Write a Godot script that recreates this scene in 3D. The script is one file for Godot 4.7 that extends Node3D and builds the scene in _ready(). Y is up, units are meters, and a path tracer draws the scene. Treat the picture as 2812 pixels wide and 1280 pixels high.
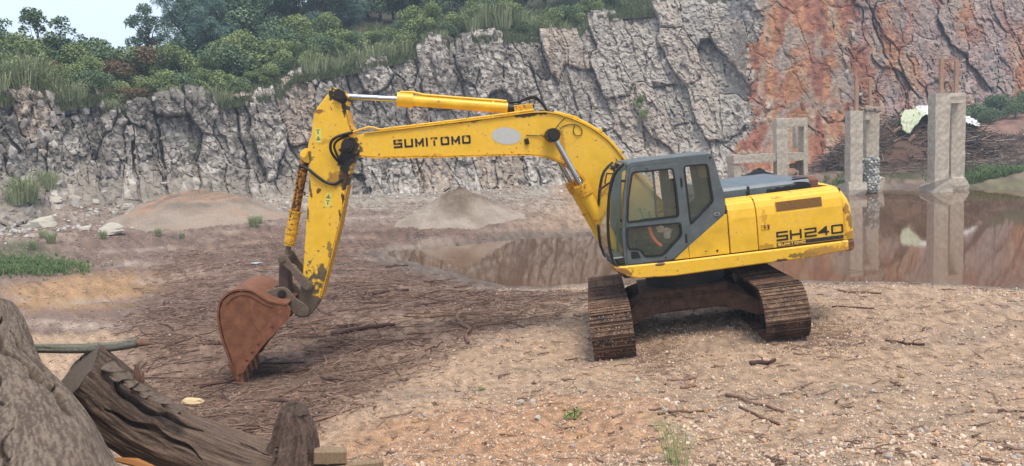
extends Node3D
# A worked-out quarry with a parked excavator. Metres, y up; the camera looks along -z.
const FOCAL := 2085.0                 # pixels of the 2812 x 1280 photograph
const EYE := Vector3(0, 3.8, 0)
const WATER := -0.12
var lens: Basis
var rng := RandomNumberGenerator.new()
var names := {}
var texs := {}
var mats := {}

# ---------------------------------------------------------------- pixels of the photograph to places
func ray(px: float, py: float) -> Vector3:
	return lens * Vector3((px - 1406.0) / FOCAL, -(py - 640.0) / FOCAL, -1.0)
func at_depth(px: float, py: float, d: float) -> Vector3:
	var r := ray(px, py)
	return EYE + r * (d / -r.z)
func at_level(px: float, py: float, y: float) -> Vector3:
	var r := ray(px, py)
	return EYE + r * ((y - EYE.y) / r.y)
func on_ground(px: float, py: float) -> Vector3:
	var p := at_level(px, py, 0.3)
	for k in 12:
		var q := at_level(px, py, ground_y(p.x, p.z))
		p = p.lerp(q, 0.7)
	p.y = ground_y(p.x, p.z)
	return p

# ---------------------------------------------------------------- naming
func numbered(called: String) -> String:
	var n: int = names.get(called, 0)
	names[called] = n + 1
	return called if n == 0 else "%s_%03d" % [called, n]
func tag(o: Node, label: String, category: String, group := "") -> Node:
	o.set_meta("label", label)
	o.set_meta("category", category)
	if group: o.set_meta("group", group)
	return o
func thing(called: String, label: String, category: String, where := Vector3.ZERO, group := "") -> Node3D:
	var o := Node3D.new()
	o.name = numbered(called)
	add_child(o)
	o.position = where
	tag(o, label, category, group)
	return o
func part(called: String, mesh: Mesh, m: Material, parent: Node) -> MeshInstance3D:
	var o := MeshInstance3D.new()
	o.name = called
	o.mesh = mesh
	if m: o.material_override = m
	parent.add_child(o, true)
	return o
func whole(called: String, mesh: Mesh, m: Material, label: String, category: String, where := Vector3.ZERO, group := "") -> MeshInstance3D:
	var o := part(numbered(called), mesh, m, self)
	o.position = where
	tag(o, label, category, group)
	return o
func structure(called: String, mesh: Mesh, m: Material) -> MeshInstance3D:
	var o := part(called, mesh, m, self)
	o.set_meta("kind", "structure")
	return o
func scatter(called: String, mesh: Mesh, m: Material, places: Array, tints: PackedColorArray, parent: Node) -> MultiMeshInstance3D:
	var mm := MultiMesh.new()
	mm.transform_format = MultiMesh.TRANSFORM_3D
	mm.use_colors = tints.size() > 0
	mm.mesh = mesh
	mm.instance_count = places.size()
	for i in places.size():
		mm.set_instance_transform(i, places[i])
		if tints.size() > 0: mm.set_instance_color(i, tints[i])
	var o := MultiMeshInstance3D.new()
	o.name = called
	o.multimesh = mm
	o.material_override = m
	parent.add_child(o, true)
	o.set_meta("kind", "stuff")
	return o

# ---------------------------------------------------------------- materials
func noise(seed_: int, freq: float, kind := FastNoiseLite.TYPE_SIMPLEX_SMOOTH, octaves := 4) -> FastNoiseLite:
	var n := FastNoiseLite.new()
	n.seed = seed_
	n.noise_type = kind
	n.frequency = freq
	n.fractal_type = FastNoiseLite.FRACTAL_FBM if octaves > 1 else FastNoiseLite.FRACTAL_NONE
	n.fractal_octaves = octaves
	return n
func noise_bytes(n: FastNoiseLite, size: int) -> PackedByteArray:
	var im := n.get_seamless_image(size, size)
	im.convert(Image.FORMAT_L8)
	return im.get_data()
func to_tex(data: PackedByteArray, size: int, fmt := Image.FORMAT_RGB8) -> ImageTexture:
	var im := Image.create_from_data(size, size, false, fmt, data)
	return ImageTexture.create_from_image(im)
# two-layer mottled colour: coarse and fine noise mix colour a to colour b (sRGB)
func mottle(key: String, a: Color, b: Color, seed_: int, coarse: float, fine: float, fine_share := 0.5, contrast := 1.0, size := 512) -> ImageTexture:
	if texs.has(key): return texs[key]
	var c := noise_bytes(noise(seed_, coarse), size)
	var f := noise_bytes(noise(seed_ + 7, fine), size)
	var out := PackedByteArray()
	out.resize(size * size * 3)
	for i in size * size:
		var t := (c[i] * (1.0 - fine_share) + f[i] * fine_share) / 255.0
		t = clampf((t - 0.5) * contrast + 0.5, 0.0, 1.0)
		out[i * 3] = int(255.0 * lerpf(a.r, b.r, t))
		out[i * 3 + 1] = int(255.0 * lerpf(a.g, b.g, t))
		out[i * 3 + 2] = int(255.0 * lerpf(a.b, b.b, t))
	texs[key] = to_tex(out, size)
	return texs[key]
func bumps(key: String, seed_: int, freq: float, kind: int, strength: float, octaves := 4, size := 512) -> ImageTexture:
	if texs.has(key): return texs[key]
	var n := noise(seed_, freq, kind, octaves)
	var im := n.get_seamless_image(size, size)
	im.convert(Image.FORMAT_RGBA8)
	im.bump_map_to_normal_map(strength)
	texs[key] = ImageTexture.create_from_image(im)
	return texs[key]
func plain(key: String, c: Color, rough := 0.7, metal := 0.0) -> StandardMaterial3D:
	if mats.has(key): return mats[key]
	var m := StandardMaterial3D.new()
	m.albedo_color = c
	m.roughness = rough
	m.metallic = metal
	mats[key] = m
	return m
func textured(key: String, t: Texture2D, scale: float, rough := 0.85, normal: Texture2D = null, depth := 1.0, world := false) -> StandardMaterial3D:
	if mats.has(key): return mats[key]
	var m := StandardMaterial3D.new()
	m.albedo_texture = t
	m.roughness = rough
	m.uv1_triplanar = true
	m.uv1_world_triplanar = world
	m.uv1_scale = Vector3.ONE * scale
	if normal:
		m.normal_enabled = true
		m.normal_texture = normal
		m.normal_scale = depth
	mats[key] = m
	return m
func tinted(m: StandardMaterial3D) -> StandardMaterial3D:
	m.vertex_color_use_as_albedo = true
	return m

# ---------------------------------------------------------------- mesh building
func grid_mesh(verts: PackedVector3Array, cols: int, rows: int, colors := PackedColorArray(), wrap := false) -> ArrayMesh:
	var idx := PackedInt32Array()
	idx.resize((cols if wrap else cols - 1) * (rows - 1) * 6)
	var k := 0
	for r in rows - 1:
		for c in (cols if wrap else cols - 1):
			var a := r * cols + c
			var b := r * cols + (c + 1) % cols
			idx[k] = a; idx[k + 1] = a + cols; idx[k + 2] = b
			idx[k + 3] = b; idx[k + 4] = a + cols; idx[k + 5] = b + cols
			k += 6
	return indexed(verts, idx, colors)
func indexed(verts: PackedVector3Array, idx: PackedInt32Array, colors := PackedColorArray()) -> ArrayMesh:
	var normals := PackedVector3Array()
	normals.resize(verts.size())
	for k in range(0, idx.size(), 3):
		var a := idx[k]
		var b := idx[k + 1]
		var c := idx[k + 2]
		var n := (verts[c] - verts[a]).cross(verts[b] - verts[a])
		normals[a] += n
		normals[b] += n
		normals[c] += n
	for k in normals.size(): normals[k] = normals[k].normalized()
	var arr := []
	arr.resize(Mesh.ARRAY_MAX)
	arr[Mesh.ARRAY_VERTEX] = verts
	arr[Mesh.ARRAY_NORMAL] = normals
	arr[Mesh.ARRAY_INDEX] = idx
	if colors.size() > 0: arr[Mesh.ARRAY_COLOR] = colors
	var mesh := ArrayMesh.new()
	mesh.add_surface_from_arrays(Mesh.PRIMITIVE_TRIANGLES, arr)
	return mesh
# the same grid with a flat normal for every triangle: crisp broken stone
func facet_mesh(verts: PackedVector3Array, cols: int, rows: int, colors: PackedColorArray) -> ArrayMesh:
	var n := (cols - 1) * (rows - 1) * 6
	var pv := PackedVector3Array()
	var pn := PackedVector3Array()
	var pc := PackedColorArray()
	pv.resize(n)
	pn.resize(n)
	pc.resize(n)
	var k := 0
	for r in rows - 1:
		for c in cols - 1:
			var a := r * cols + c
			var b := a + 1
			var d := a + cols
			var e := d + 1
			var va := verts[a]
			var vb := verts[b]
			var vd := verts[d]
			var ve := verts[e]
			var n1 := (vb - va).cross(vd - va).normalized()
			var n2 := (ve - vb).cross(vd - vb).normalized()
			pv[k] = va; pv[k + 1] = vd; pv[k + 2] = vb; pv[k + 3] = vb; pv[k + 4] = vd; pv[k + 5] = ve
			pn[k] = n1; pn[k + 1] = n1; pn[k + 2] = n1; pn[k + 3] = n2; pn[k + 4] = n2; pn[k + 5] = n2
			pc[k] = colors[a]; pc[k + 1] = colors[d]; pc[k + 2] = colors[b]; pc[k + 3] = colors[b]; pc[k + 4] = colors[d]; pc[k + 5] = colors[e]
			k += 6
	var arr := []
	arr.resize(Mesh.ARRAY_MAX)
	arr[Mesh.ARRAY_VERTEX] = pv
	arr[Mesh.ARRAY_NORMAL] = pn
	arr[Mesh.ARRAY_COLOR] = pc
	var mesh := ArrayMesh.new()
	mesh.add_surface_from_arrays(Mesh.PRIMITIVE_TRIANGLES, arr)
	return mesh
func begin() -> SurfaceTool:
	var st := SurfaceTool.new()
	st.begin(Mesh.PRIMITIVE_TRIANGLES)
	st.set_smooth_group(-1)
	return st
func done(st: SurfaceTool) -> ArrayMesh:
	st.generate_normals()
	return st.commit()
func uv_of(p: Vector3) -> Vector2:
	return Vector2(p.x, -p.y)
func tri(st: SurfaceTool, a: Vector3, b: Vector3, c: Vector3) -> void:
	st.set_uv(uv_of(a)); st.add_vertex(a)
	st.set_uv(uv_of(b)); st.add_vertex(b)
	st.set_uv(uv_of(c)); st.add_vertex(c)
func quad(st: SurfaceTool, a: Vector3, b: Vector3, c: Vector3, d: Vector3) -> void:
	tri(st, a, b, c)
	tri(st, a, c, d)
func box(st: SurfaceTool, lo: Vector3, hi: Vector3, bev := 0.0, at := Transform3D.IDENTITY) -> void:
	var poly := PackedVector2Array([Vector2(lo.x, lo.y), Vector2(hi.x, lo.y), Vector2(hi.x, hi.y), Vector2(lo.x, hi.y)])
	prism(st, poly, lo.z, hi.z, bev, at)
# polygon in x, y extruded from z0 to z1 with chamfered rims
func prism(st: SurfaceTool, poly_in: PackedVector2Array, z0: float, z1: float, bev := 0.0, at := Transform3D.IDENTITY) -> void:
	var poly := poly_in
	if Geometry2D.is_polygon_clockwise(poly):
		poly = poly.duplicate()
		poly.reverse()
	var n := poly.size()
	var inner := poly
	if bev > 0.0:
		inner = PackedVector2Array()
		for i in n:
			var e0 := (poly[i] - poly[(i + n - 1) % n]).normalized()
			var e1 := (poly[(i + 1) % n] - poly[i]).normalized()
			var m := (Vector2(-e0.y, e0.x) + Vector2(-e1.y, e1.x))
			m = m / maxf(0.35, m.length_squared() / 2.0)
			inner.append(poly[i] + m * bev)
	var tris := Geometry2D.triangulate_polygon(inner)
	for k in range(0, tris.size(), 3):
		var a := inner[tris[k]]
		var b := inner[tris[k + 1]]
		var c := inner[tris[k + 2]]
		if (b - a).cross(c - a) < 0:
			var t := b
			b = c
			c = t
		tri(st, at * Vector3(a.x, a.y, z1), at * Vector3(c.x, c.y, z1), at * Vector3(b.x, b.y, z1))
		tri(st, at * Vector3(a.x, a.y, z0), at * Vector3(b.x, b.y, z0), at * Vector3(c.x, c.y, z0))
	var rings: Array = [[inner, z1], [poly, z1 - bev], [poly, z0 + bev], [inner, z0]] if bev > 0.0 else [[poly, z1], [poly, z0]]
	for r in rings.size() - 1:
		var pa: PackedVector2Array = rings[r][0]
		var pb: PackedVector2Array = rings[r + 1][0]
		var za: float = rings[r][1]
		var zb: float = rings[r + 1][1]
		for i in n:
			var j := (i + 1) % n
			quad(st, at * Vector3(pa[i].x, pa[i].y, za), at * Vector3(pa[j].x, pa[j].y, za), at * Vector3(pb[j].x, pb[j].y, zb), at * Vector3(pb[i].x, pb[i].y, zb))
# a flat plate with holes
func plate(st: SurfaceTool, outer: PackedVector2Array, holes: Array, z0: float, z1: float) -> void:
	var pieces: Array = [outer]
	for h in holes:
		var mid := Vector2.ZERO
		for p in h: mid += p
		mid /= h.size()
		var cut: Array = []
		for pc in pieces:
			var left := PackedVector2Array([Vector2(-99, -99), Vector2(mid.x, -99), Vector2(mid.x, 99), Vector2(-99, 99)])
			var right := PackedVector2Array([Vector2(mid.x, -99), Vector2(99, -99), Vector2(99, 99), Vector2(mid.x, 99)])
			for half in [left, right]:
				for q in Geometry2D.intersect_polygons(pc, half):
					for r in Geometry2D.clip_polygons(q, h): cut.append(r)
		pieces = cut
	for pc in pieces:
		var tris := Geometry2D.triangulate_polygon(pc)
		for k in range(0, tris.size(), 3):
			var a: Vector2 = pc[tris[k]]
			var b: Vector2 = pc[tris[k + 1]]
			var c: Vector2 = pc[tris[k + 2]]
			if (b - a).cross(c - a) < 0:
				var t := b
				b = c
				c = t
			tri(st, Vector3(a.x, a.y, z1), Vector3(c.x, c.y, z1), Vector3(b.x, b.y, z1))
			tri(st, Vector3(a.x, a.y, z0), Vector3(b.x, b.y, z0), Vector3(c.x, c.y, z0))
	for loop in [outer] + holes:
		for i in loop.size():
			var a: Vector2 = loop[i]
			var b: Vector2 = loop[(i + 1) % loop.size()]
			quad(st, Vector3(a.x, a.y, z1), Vector3(b.x, b.y, z1), Vector3(b.x, b.y, z0), Vector3(a.x, a.y, z0))
func rounded(points: Array, radius: float, steps := 4) -> PackedVector2Array:
	var out := PackedVector2Array()
	var n := points.size()
	for i in n:
		var p: Vector2 = points[i]
		var a: Vector2 = points[(i + n - 1) % n]
		var b: Vector2 = points[(i + 1) % n]
		var r := minf(radius, minf(p.distance_to(a), p.distance_to(b)) * 0.45)
		var s := p + (a - p).normalized() * r
		var e := p + (b - p).normalized() * r
		for k in steps + 1:
			var t := float(k) / steps
			out.append(s.lerp(p, t).lerp(p.lerp(e, t), t))
	return out
# tube through points with a radius each; knobbly > 0 makes it uneven
func tube(st: SurfaceTool, pts: Array, radii: Array, sides := 8, caps := true, knobbly := 0.0) -> void:
	var rings: Array = []
	var side := Vector3.ZERO
	for i in pts.size():
		var d: Vector3 = (pts[mini(i + 1, pts.size() - 1)] - pts[maxi(i - 1, 0)]).normalized()
		if side == Vector3.ZERO:
			side = d.cross(Vector3.UP if absf(d.y) < 0.9 else Vector3.RIGHT).normalized()
		side = (side - d * side.dot(d)).normalized()
		var up := side.cross(d).normalized()
		var ring := PackedVector3Array()
		for k in sides:
			var a := TAU * k / sides
			var r: float = radii[i]
			if knobbly > 0.0: r *= 1.0 + rng.randf_range(-knobbly, knobbly)
			ring.append(pts[i] + (side * cos(a) + up * sin(a)) * r)
		rings.append(ring)
	for i in rings.size() - 1:
		for k in sides:
			var j := (k + 1) % sides
			quad(st, rings[i][k], rings[i][j], rings[i + 1][j], rings[i + 1][k])
	if caps:
		for k in range(1, sides - 1):
			tri(st, rings[0][0], rings[0][k + 1], rings[0][k])
			var e: PackedVector3Array = rings[-1]
			tri(st, e[0], e[k], e[k + 1])
# smooth-sided straight cylinder between two points
func rod(st: SurfaceTool, a: Vector3, b: Vector3, r0: float, r1 := -1.0, sides := 20) -> void:
	if r1 < 0: r1 = r0
	st.set_smooth_group(1)
	tube(st, [a, b], [r0, r1], sides, false)
	st.set_smooth_group(-1)
	var d := (b - a).normalized()
	var s := d.cross(Vector3.UP if absf(d.y) < 0.9 else Vector3.RIGHT).normalized()
	var u := s.cross(d).normalized()
	for k in range(1, sides - 1):
		var p: Array = []
		for q in [0, k, k + 1]: p.append(s * cos(TAU * q / sides) + u * sin(TAU * q / sides))
		tri(st, a + p[0] * r0, a + p[2] * r0, a + p[1] * r0)
		tri(st, b + p[0] * r1, b + p[1] * r1, b + p[2] * r1)
func hose(st: SurfaceTool, pts: Array, r: float, sides := 8) -> void:
	var c := Curve3D.new()
	for i in pts.size():
		var t: Vector3 = (pts[mini(i + 1, pts.size() - 1)] - pts[maxi(i - 1, 0)]) * 0.17
		c.add_point(pts[i], -t, t)
	var out: Array = []
	var rr: Array = []
	var n := pts.size() * 6
	for k in n + 1:
		out.append(c.sample_baked(c.get_baked_length() * k / n, true))
		rr.append(r)
	st.set_smooth_group(1)
	tube(st, out, rr, sides)
	st.set_smooth_group(-1)
func v2(flat: Array) -> PackedVector2Array:
	var out := PackedVector2Array()
	for i in range(0, flat.size(), 2): out.append(Vector2(flat[i], flat[i + 1]))
	return out
# chipped angular rock about 1 m across: planes cut from a ball
func rock_mesh(seed_: int, squash := Vector3.ONE, cuts := 9, rings := 7, boxy := false) -> ArrayMesh:
	var r := RandomNumberGenerator.new()
	r.seed = seed_
	var planes: Array = []
	if boxy:
		for ax in [Vector3.RIGHT, Vector3.UP, Vector3.BACK]:
			for sg in [-1.0, 1.0]: planes.append([(ax * sg + Vector3(r.randfn(), r.randfn(), r.randfn()) * 0.13).normalized(), r.randf_range(0.28, 0.40)])
	for k in (3 if boxy else cuts):
		planes.append([Vector3(r.randfn(), r.randfn(), r.randfn()).normalized(), r.randf_range(0.24, 0.42) + (0.1 if boxy else 0.0)])
	var cols := rings * 2
	var verts := PackedVector3Array()
	for i in rings + 1:
		for j in cols:
			var th := PI * i / rings
			var ph := TAU * (j + 0.5 * (i % 2)) / cols
			var d := Vector3(sin(th) * cos(ph), cos(th), sin(th) * sin(ph))
			var reach := 0.72 if boxy else 0.56
			for pl in planes:
				var c: float = d.dot(pl[0])
				if c > 0.02: reach = minf(reach, pl[1] / c)
			verts.append(d * reach * squash)
	var st := begin()
	for i in rings:
		for j in cols:
			var a := i * cols + j
			var b := i * cols + (j + 1) % cols
			if i > 0: tri(st, verts[a], verts[a + cols], verts[b])
			if i < rings - 1: tri(st, verts[b], verts[a + cols], verts[b + cols])
	return done(st)
func any_turn() -> Basis:
	return Basis.from_euler(Vector3(rng.randf() * TAU, rng.randf() * TAU, rng.randf() * TAU))

# ---------------------------------------------------------------- the land
const GX0 := -70.0
const GZ0 := -110.0
const GSTEP := 0.6
const GNX := 251
const GNZ := 195
var levels := PackedFloat32Array()
var litter := PackedFloat32Array()     # 0..1: how thickly sticks cover the ground
var shore := PackedFloat32Array()      # metres to the water's edge, negative in the water
var coarse_n: FastNoiseLite
var fine_n: FastNoiseLite
var pond := PackedVector2Array()
const SPOTS := [
	-4.6, -12.2, 0.0, -4.6, -13.4, 0.0, -6.5, -12.5, 0.03, -2.5, -12.5, 0.12, -1.0, -11.0, 0.26, 0.3, -12.0, 0.36, 0.2, -15.5, 0.22,
	1.46, -11.1, 0.41, 1.46, -12.6, 0.36, 1.5, -14.2, 0.30, 4.07, -11.0, 0.635, 4.07, -12.8, 0.58, 4.07, -14.4, 0.52, 2.8, -11.2, 0.50, 2.8, -13.5, 0.46, 2.7, -9.9, 0.60,
	2.0, -7.5, 0.85, 5.0, -7.0, 0.95, 0.0, -7.6, 0.62, -2.0, -8.5, 0.34, -3.5, -9.0, 0.22, -6.0, -9.0, 0.2, -9.0, -9.0, 0.3,
	-3.4, -5.0, 1.15, -1.6, -5.0, 1.1, -2.6, -6.3, 0.85, -1.9, -6.3, 0.85, 0.0, -5.0, 1.3, 3.0, -5.0, 1.4, 6.0, -4.5, 1.5, 0.0, 0.0, 2.2, -3.0, -2.0, 1.9, 4.0, -1.0, 2.1, 0.0, 8.0, 2.4, -12.0, 4.0, 2.2, 12.0, 4.0, 2.4,
	-8.0, -12.0, 0.1, -9.0, -20.0, 0.15, -15.0, -22.0, 0.3, -20.0, -20.0, 0.9, -25.0, -28.0, 1.4, -17.0, -37.0, 0.7, -21.0, -33.0, 1.0, -14.0, -30.0, 0.3, -8.0, -28.0, 0.1, -5.0, -33.0, 0.2, 0.0, -35.0, 0.2,
	-6.0, -45.0, 0.3, -12.0, -42.0, 0.5, 0.0, -50.0, 0.3, 8.0, -50.0, 0.4, 14.0, -54.0, 0.4, -16.0, -46.0, 1.2, -23.0, -40.0, 1.8,
	8.0, -12.0, 0.62, 10.0, -13.0, 0.5, 14.0, -12.0, 0.6, 9.0, -9.0, 0.8, 7.0, -14.5, 0.4, 6.0, -11.0, 0.62, 18.0, -8.0, 1.0,
	20.0, -57.0, 0.6, 22.0, -48.0, 0.35, 28.0, -50.0, 0.7, 30.0, -60.0, 1.5, 36.0, -60.0, 2.1, 40.0, -66.0, 3.2, 46.0, -70.0, 3.9, 34.0, -46.0, 0.5, 40.0, -50.0, 1.3, 50.0, -56.0, 2.6]
func edge_distance(p: Vector2, poly: PackedVector2Array) -> float:
	var best := 1e9
	var n := poly.size()
	for i in n:
		var a := poly[i]
		var e := poly[(i + 1) % n] - a
		var w := p - a
		var t := clampf(w.dot(e) / e.length_squared(), 0.0, 1.0)
		best = minf(best, (w - e * t).length_squared())
	best = sqrt(best)
	return -best if Geometry2D.is_point_in_polygon(p, poly) else best
func flat_poly(px: Array, level: float) -> PackedVector2Array:
	var out := PackedVector2Array()
	for i in range(0, px.size(), 2):
		var p := at_level(px[i], px[i + 1], level)
		out.append(Vector2(p.x, p.z))
	return out
func survey() -> void:
	coarse_n = noise(3, 0.55, FastNoiseLite.TYPE_SIMPLEX_SMOOTH, 3)
	fine_n = noise(9, 2.6, FastNoiseLite.TYPE_SIMPLEX_SMOOTH, 3)
	pond = flat_poly([2812, 798, 2700, 792, 2600, 783, 2500, 779, 2350, 776, 2230, 778, 2120, 765, 1950, 772, 1800, 782, 1670, 787, 1600, 780, 1500, 792, 1380, 790, 1300, 772, 1210, 745, 1120, 722, 1060, 706, 1040, 698,
		1075, 686, 1180, 682, 1290, 670, 1420, 656, 1550, 650, 1680, 644, 1800, 610, 1950, 560, 2010, 522, 2100, 514, 2200, 512, 2320, 514, 2450, 521, 2560, 514, 2700, 518, 2812, 524, 3000, 530, 3150, 560, 3200, 700], WATER)
	var mess := flat_poly([860, 1275, 990, 1160, 1120, 1075, 1250, 1005, 1400, 955, 1560, 905, 1660, 850, 1640, 800, 1560, 800, 1380, 800, 1180, 750, 1000, 700, 1080, 660, 1300, 640, 1500, 600, 1300, 600, 1000, 640, 860, 640, 700, 650, 500, 690, 420, 760, 380, 860, 350, 960, 300, 1050, 300, 1275], 0.05)
	levels.resize(GNX * GNZ)
	litter.resize(GNX * GNZ)
	shore.resize(GNX * GNZ)
	for j in GNZ:
		for i in GNX:
			var x := GX0 + i * GSTEP
			var z := GZ0 + j * GSTEP
			var sum := 0.0
			var wsum := 0.0
			for k in range(0, SPOTS.size(), 3):
				var dx: float = x - SPOTS[k]
				var dz: float = z - SPOTS[k + 1]
				var d2 := dx * dx + dz * dz + 0.25
				var w := 1.0 / (d2 * sqrt(d2))
				sum += w * SPOTS[k + 2]
				wsum += w
			var y := sum / wsum
			var sd := edge_distance(Vector2(x, z), pond)
			var at := j * GNX + i
			shore[at] = sd
			if sd > 0.0:
				levels[at] = lerpf(WATER + 0.015, y, smoothstep(-0.6, 4.5, sd))
			else:
				levels[at] = WATER - minf(0.5, 0.1 * -sd) + 0.015
			litter[at] = smoothstep(0.5, -0.9, edge_distance(Vector2(x, z), mess)) if absf(x) < 30.0 and z > -60.0 else 0.0
func sample(field: PackedFloat32Array, x: float, z: float) -> float:
	var fx := clampf((x - GX0) / GSTEP, 0.0, GNX - 1.001)
	var fz := clampf((z - GZ0) / GSTEP, 0.0, GNZ - 1.001)
	var i := int(fx)
	var j := int(fz)
	fx -= i
	fz -= j
	var k := j * GNX + i
	return lerpf(lerpf(field[k], field[k + 1], fx), lerpf(field[k + GNX], field[k + GNX + 1], fx), fz)
func ground_y(x: float, z: float) -> float:
	var bump := coarse_n.get_noise_2d(x, z) * 0.06 + fine_n.get_noise_2d(x, z) * 0.032
	var far := clampf((-z - 20.0) / 30.0, 0.0, 1.0)
	return sample(levels, x, z) + bump * (1.0 + 2.0 * far) * clampf(0.35 + sample(shore, x, z) * 0.3, 0.12, 1.0)
func build_ground() -> void:
	var angles: Array = []
	var a := -180.0
	while a < 180.0:
		angles.append(a)
		var off := absf(a)
		a += 0.28 if off < 38.0 else (1.0 if off < 60.0 else 5.0)
	angles.append(180.0)
	var radii: Array = [0.4]
	while radii[-1] < 100.0: radii.append(radii[-1] + clampf(radii[-1] * radii[-1] * 0.0011, 0.055, 0.9))
	radii.append_array([120.0, 160.0, 240.0, 400.0])
	var patch := noise(21, 0.16, FastNoiseLite.TYPE_SIMPLEX_SMOOTH, 4)
	var streak := noise(33, 0.5, FastNoiseLite.TYPE_SIMPLEX_SMOOTH, 4)
	var speck := noise(35, 5.0, FastNoiseLite.TYPE_SIMPLEX_SMOOTH, 2)
	var orange := flat_poly([0, 800, 250, 775, 480, 760, 520, 775, 420, 800, 200, 850, 0, 865], 0.2)
	var orange2 := flat_poly([900, 1270, 1000, 1150, 1200, 1100, 1500, 1110, 1700, 1180, 1650, 1290], 0.5)
	var green := flat_poly([-50, 735, 60, 705, 180, 715, 235, 725, 150, 755, -50, 765], 0.3)
	var verts := PackedVector3Array()
	var cols := PackedColorArray()
	for r in radii:
		for deg in angles:
			var th := deg_to_rad(deg)
			var x: float = r * sin(th)
			var z: float = -r * cos(th)
			verts.append(Vector3(x, ground_y(x, z), z))
			var li := sample(litter, x, z)
			var sh := sample(shore, x, z)
			var p1 := patch.get_noise_2d(x, z)
			var p2 := streak.get_noise_2d(x * 0.35, z)
			var p3 := speck.get_noise_2d(x, z)
			var c := Color(0.49, 0.345, 0.235).lerp(Color(0.57, 0.40, 0.275), clampf(0.5 + p1 * 1.4, 0, 1))
			c = c.lerp(Color(0.33, 0.245, 0.185), clampf(p2 * 1.8, 0.0, 0.8))
			if x < 3.0 and z < -16.0:      # left and far: reddish brown with paler streaks
				c = Color(0.26, 0.175, 0.14).lerp(Color(0.42, 0.335, 0.275), clampf(p2 * 2.2 - 0.1, 0, 1)).lerp(c, clampf((x + 1.0) / 4.0, 0, 1))
				var grey := clampf((-z - 33.0) / 14.0, 0, 1)
				c = c.lerp(Color(0.47, 0.415, 0.355), grey * clampf(0.75 + p1, 0, 1))
			if r < 60.0:
				var q := Vector2(x, z)
				if z < -13.0 and z > -34.0 and x < -4.0:
					c = c.lerp(Color(0.56, 0.34, 0.16), smoothstep(0.9, -0.7, edge_distance(q, orange) + p2 * 2.2 + p3 * 1.2) * 0.8)
					c = c.lerp(Color(0.09, 0.12, 0.05), smoothstep(0.6, -0.5, edge_distance(q, green) + p1) * 0.8)
				if z > -11.0 and x > -4.0:
					c = c.lerp(Color(0.53, 0.30, 0.17), smoothstep(0.7, -0.5, edge_distance(q, orange2) + p1 * 1.5) * 0.75)
			c = c.lerp(Color(0.17, 0.10, 0.072).lerp(Color(0.265, 0.168, 0.122), clampf(0.5 + p2 * 1.5, 0, 1)), clampf(li + p1 * 0.9 * li, 0, 1) * 0.9)
			if sh < 1.6:
				c = c.lerp(Color(0.17, 0.135, 0.11), clampf(1.0 - (sh + p1 * 1.4) / 1.5, 0.0, 0.85))
			if x > 15.0 and z < -40.0:
				c = Color(0.30, 0.225, 0.18).lerp(Color(0.18, 0.18, 0.085), clampf(p1 * 2.0 + 0.2 - clampf((-z - 52.0) / 10.0, 0, 1), 0, 0.8)).lerp(Color(0.35, 0.20, 0.155), clampf((-z - 54.0) / 8.0 + p2, 0, 0.9))
			c = c * (1.0 + p3 * 0.6 + p2 * 0.25)
			c.a = 1.0
			cols.append(c)
	var m := tinted(textured("soil", mottle("soil", Color(0.62, 0.6, 0.58), Color(1, 1, 1), 41, 0.02, 0.09, 0.7, 1.6), 0.9, 0.95, bumps("soil_n", 44, 0.05, FastNoiseLite.TYPE_CELLULAR, 5.0, 3), 0.8, true))
	structure("ground", grid_mesh(verts, angles.size(), radii.size(), cols), m)
	# pond: muddy water that mirrors what stands round it
	var st := begin()
	var lo := Vector2(1e9, 1e9)
	var hi := -lo
	for p in pond:
		lo = lo.min(p)
		hi = hi.max(p)
	lo -= Vector2(3, 3)
	hi += Vector2(3, 3)
	quad(st, Vector3(lo.x, WATER, lo.y), Vector3(hi.x, WATER, lo.y), Vector3(hi.x, WATER, hi.y), Vector3(lo.x, WATER, hi.y))
	var w := StandardMaterial3D.new()
	w.albedo_color = Color(0.40, 0.295, 0.22)
	w.roughness = 0.04
	w.metallic_specular = 0.6
	w.normal_enabled = true
	w.normal_texture = bumps("ripple", 61, 0.012, FastNoiseLite.TYPE_SIMPLEX_SMOOTH, 1.2, 3)
	w.normal_scale = 0.05
	w.uv1_triplanar = true
	w.uv1_world_triplanar = true
	w.uv1_scale = Vector3(0.35, 0.35, 0.35)
	structure("water", done(st), w)

# ---------------------------------------------------------------- the cliff, column by column along the photograph's width
const CL0 := -420.0
const CL1 := 3240.0
const CCOLS := 1221
const CROWS := 182
const FACE := 176
var cliff_pts := PackedVector3Array()
var cliff_cols := PackedColorArray()
var cliff_node: MeshInstance3D
const FOOT := [-450.0, 590, 34, 0, 580, 38, 220, 546, 42, 520, 535, 46, 760, 560, 50, 980, 546, 54, 1200, 540, 56, 1420, 524, 58, 1640, 510, 60, 1850, 500, 60, 2050, 490, 58, 2180, 440, 60, 2350, 415, 62, 2510, 370, 66, 2680, 330, 72, 2812, 318, 74, 3300, 300, 74]
const RIM := [-450.0, 250, 0, 245, 65, 234, 150, 262, 240, 248, 265, 236, 280, 268, 330, 278, 460, 246, 610, 258, 760, 237, 800, 190, 930, 174, 1050, 152, 1155, 122, 1168, 84, 1185, 78, 1240, 118, 1300, 84, 1365, 82, 1475, 90, 1580, 84, 1612, 36, 1700, 22, 1850, 12, 1960, -10, 2100, -60, 2300, -90, 2812, -120, 3300, -120]
func along(table: Array, width: int, col: int, px: float) -> float:
	var n := table.size() / width
	for k in n - 1:
		if px <= table[(k + 1) * width] or k == n - 2:
			var t: float = clampf((px - table[k * width]) / (table[(k + 1) * width] - table[k * width]), 0.0, 1.0)
			return lerpf(table[k * width + col], table[(k + 1) * width + col], t)
	return 0.0
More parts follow.
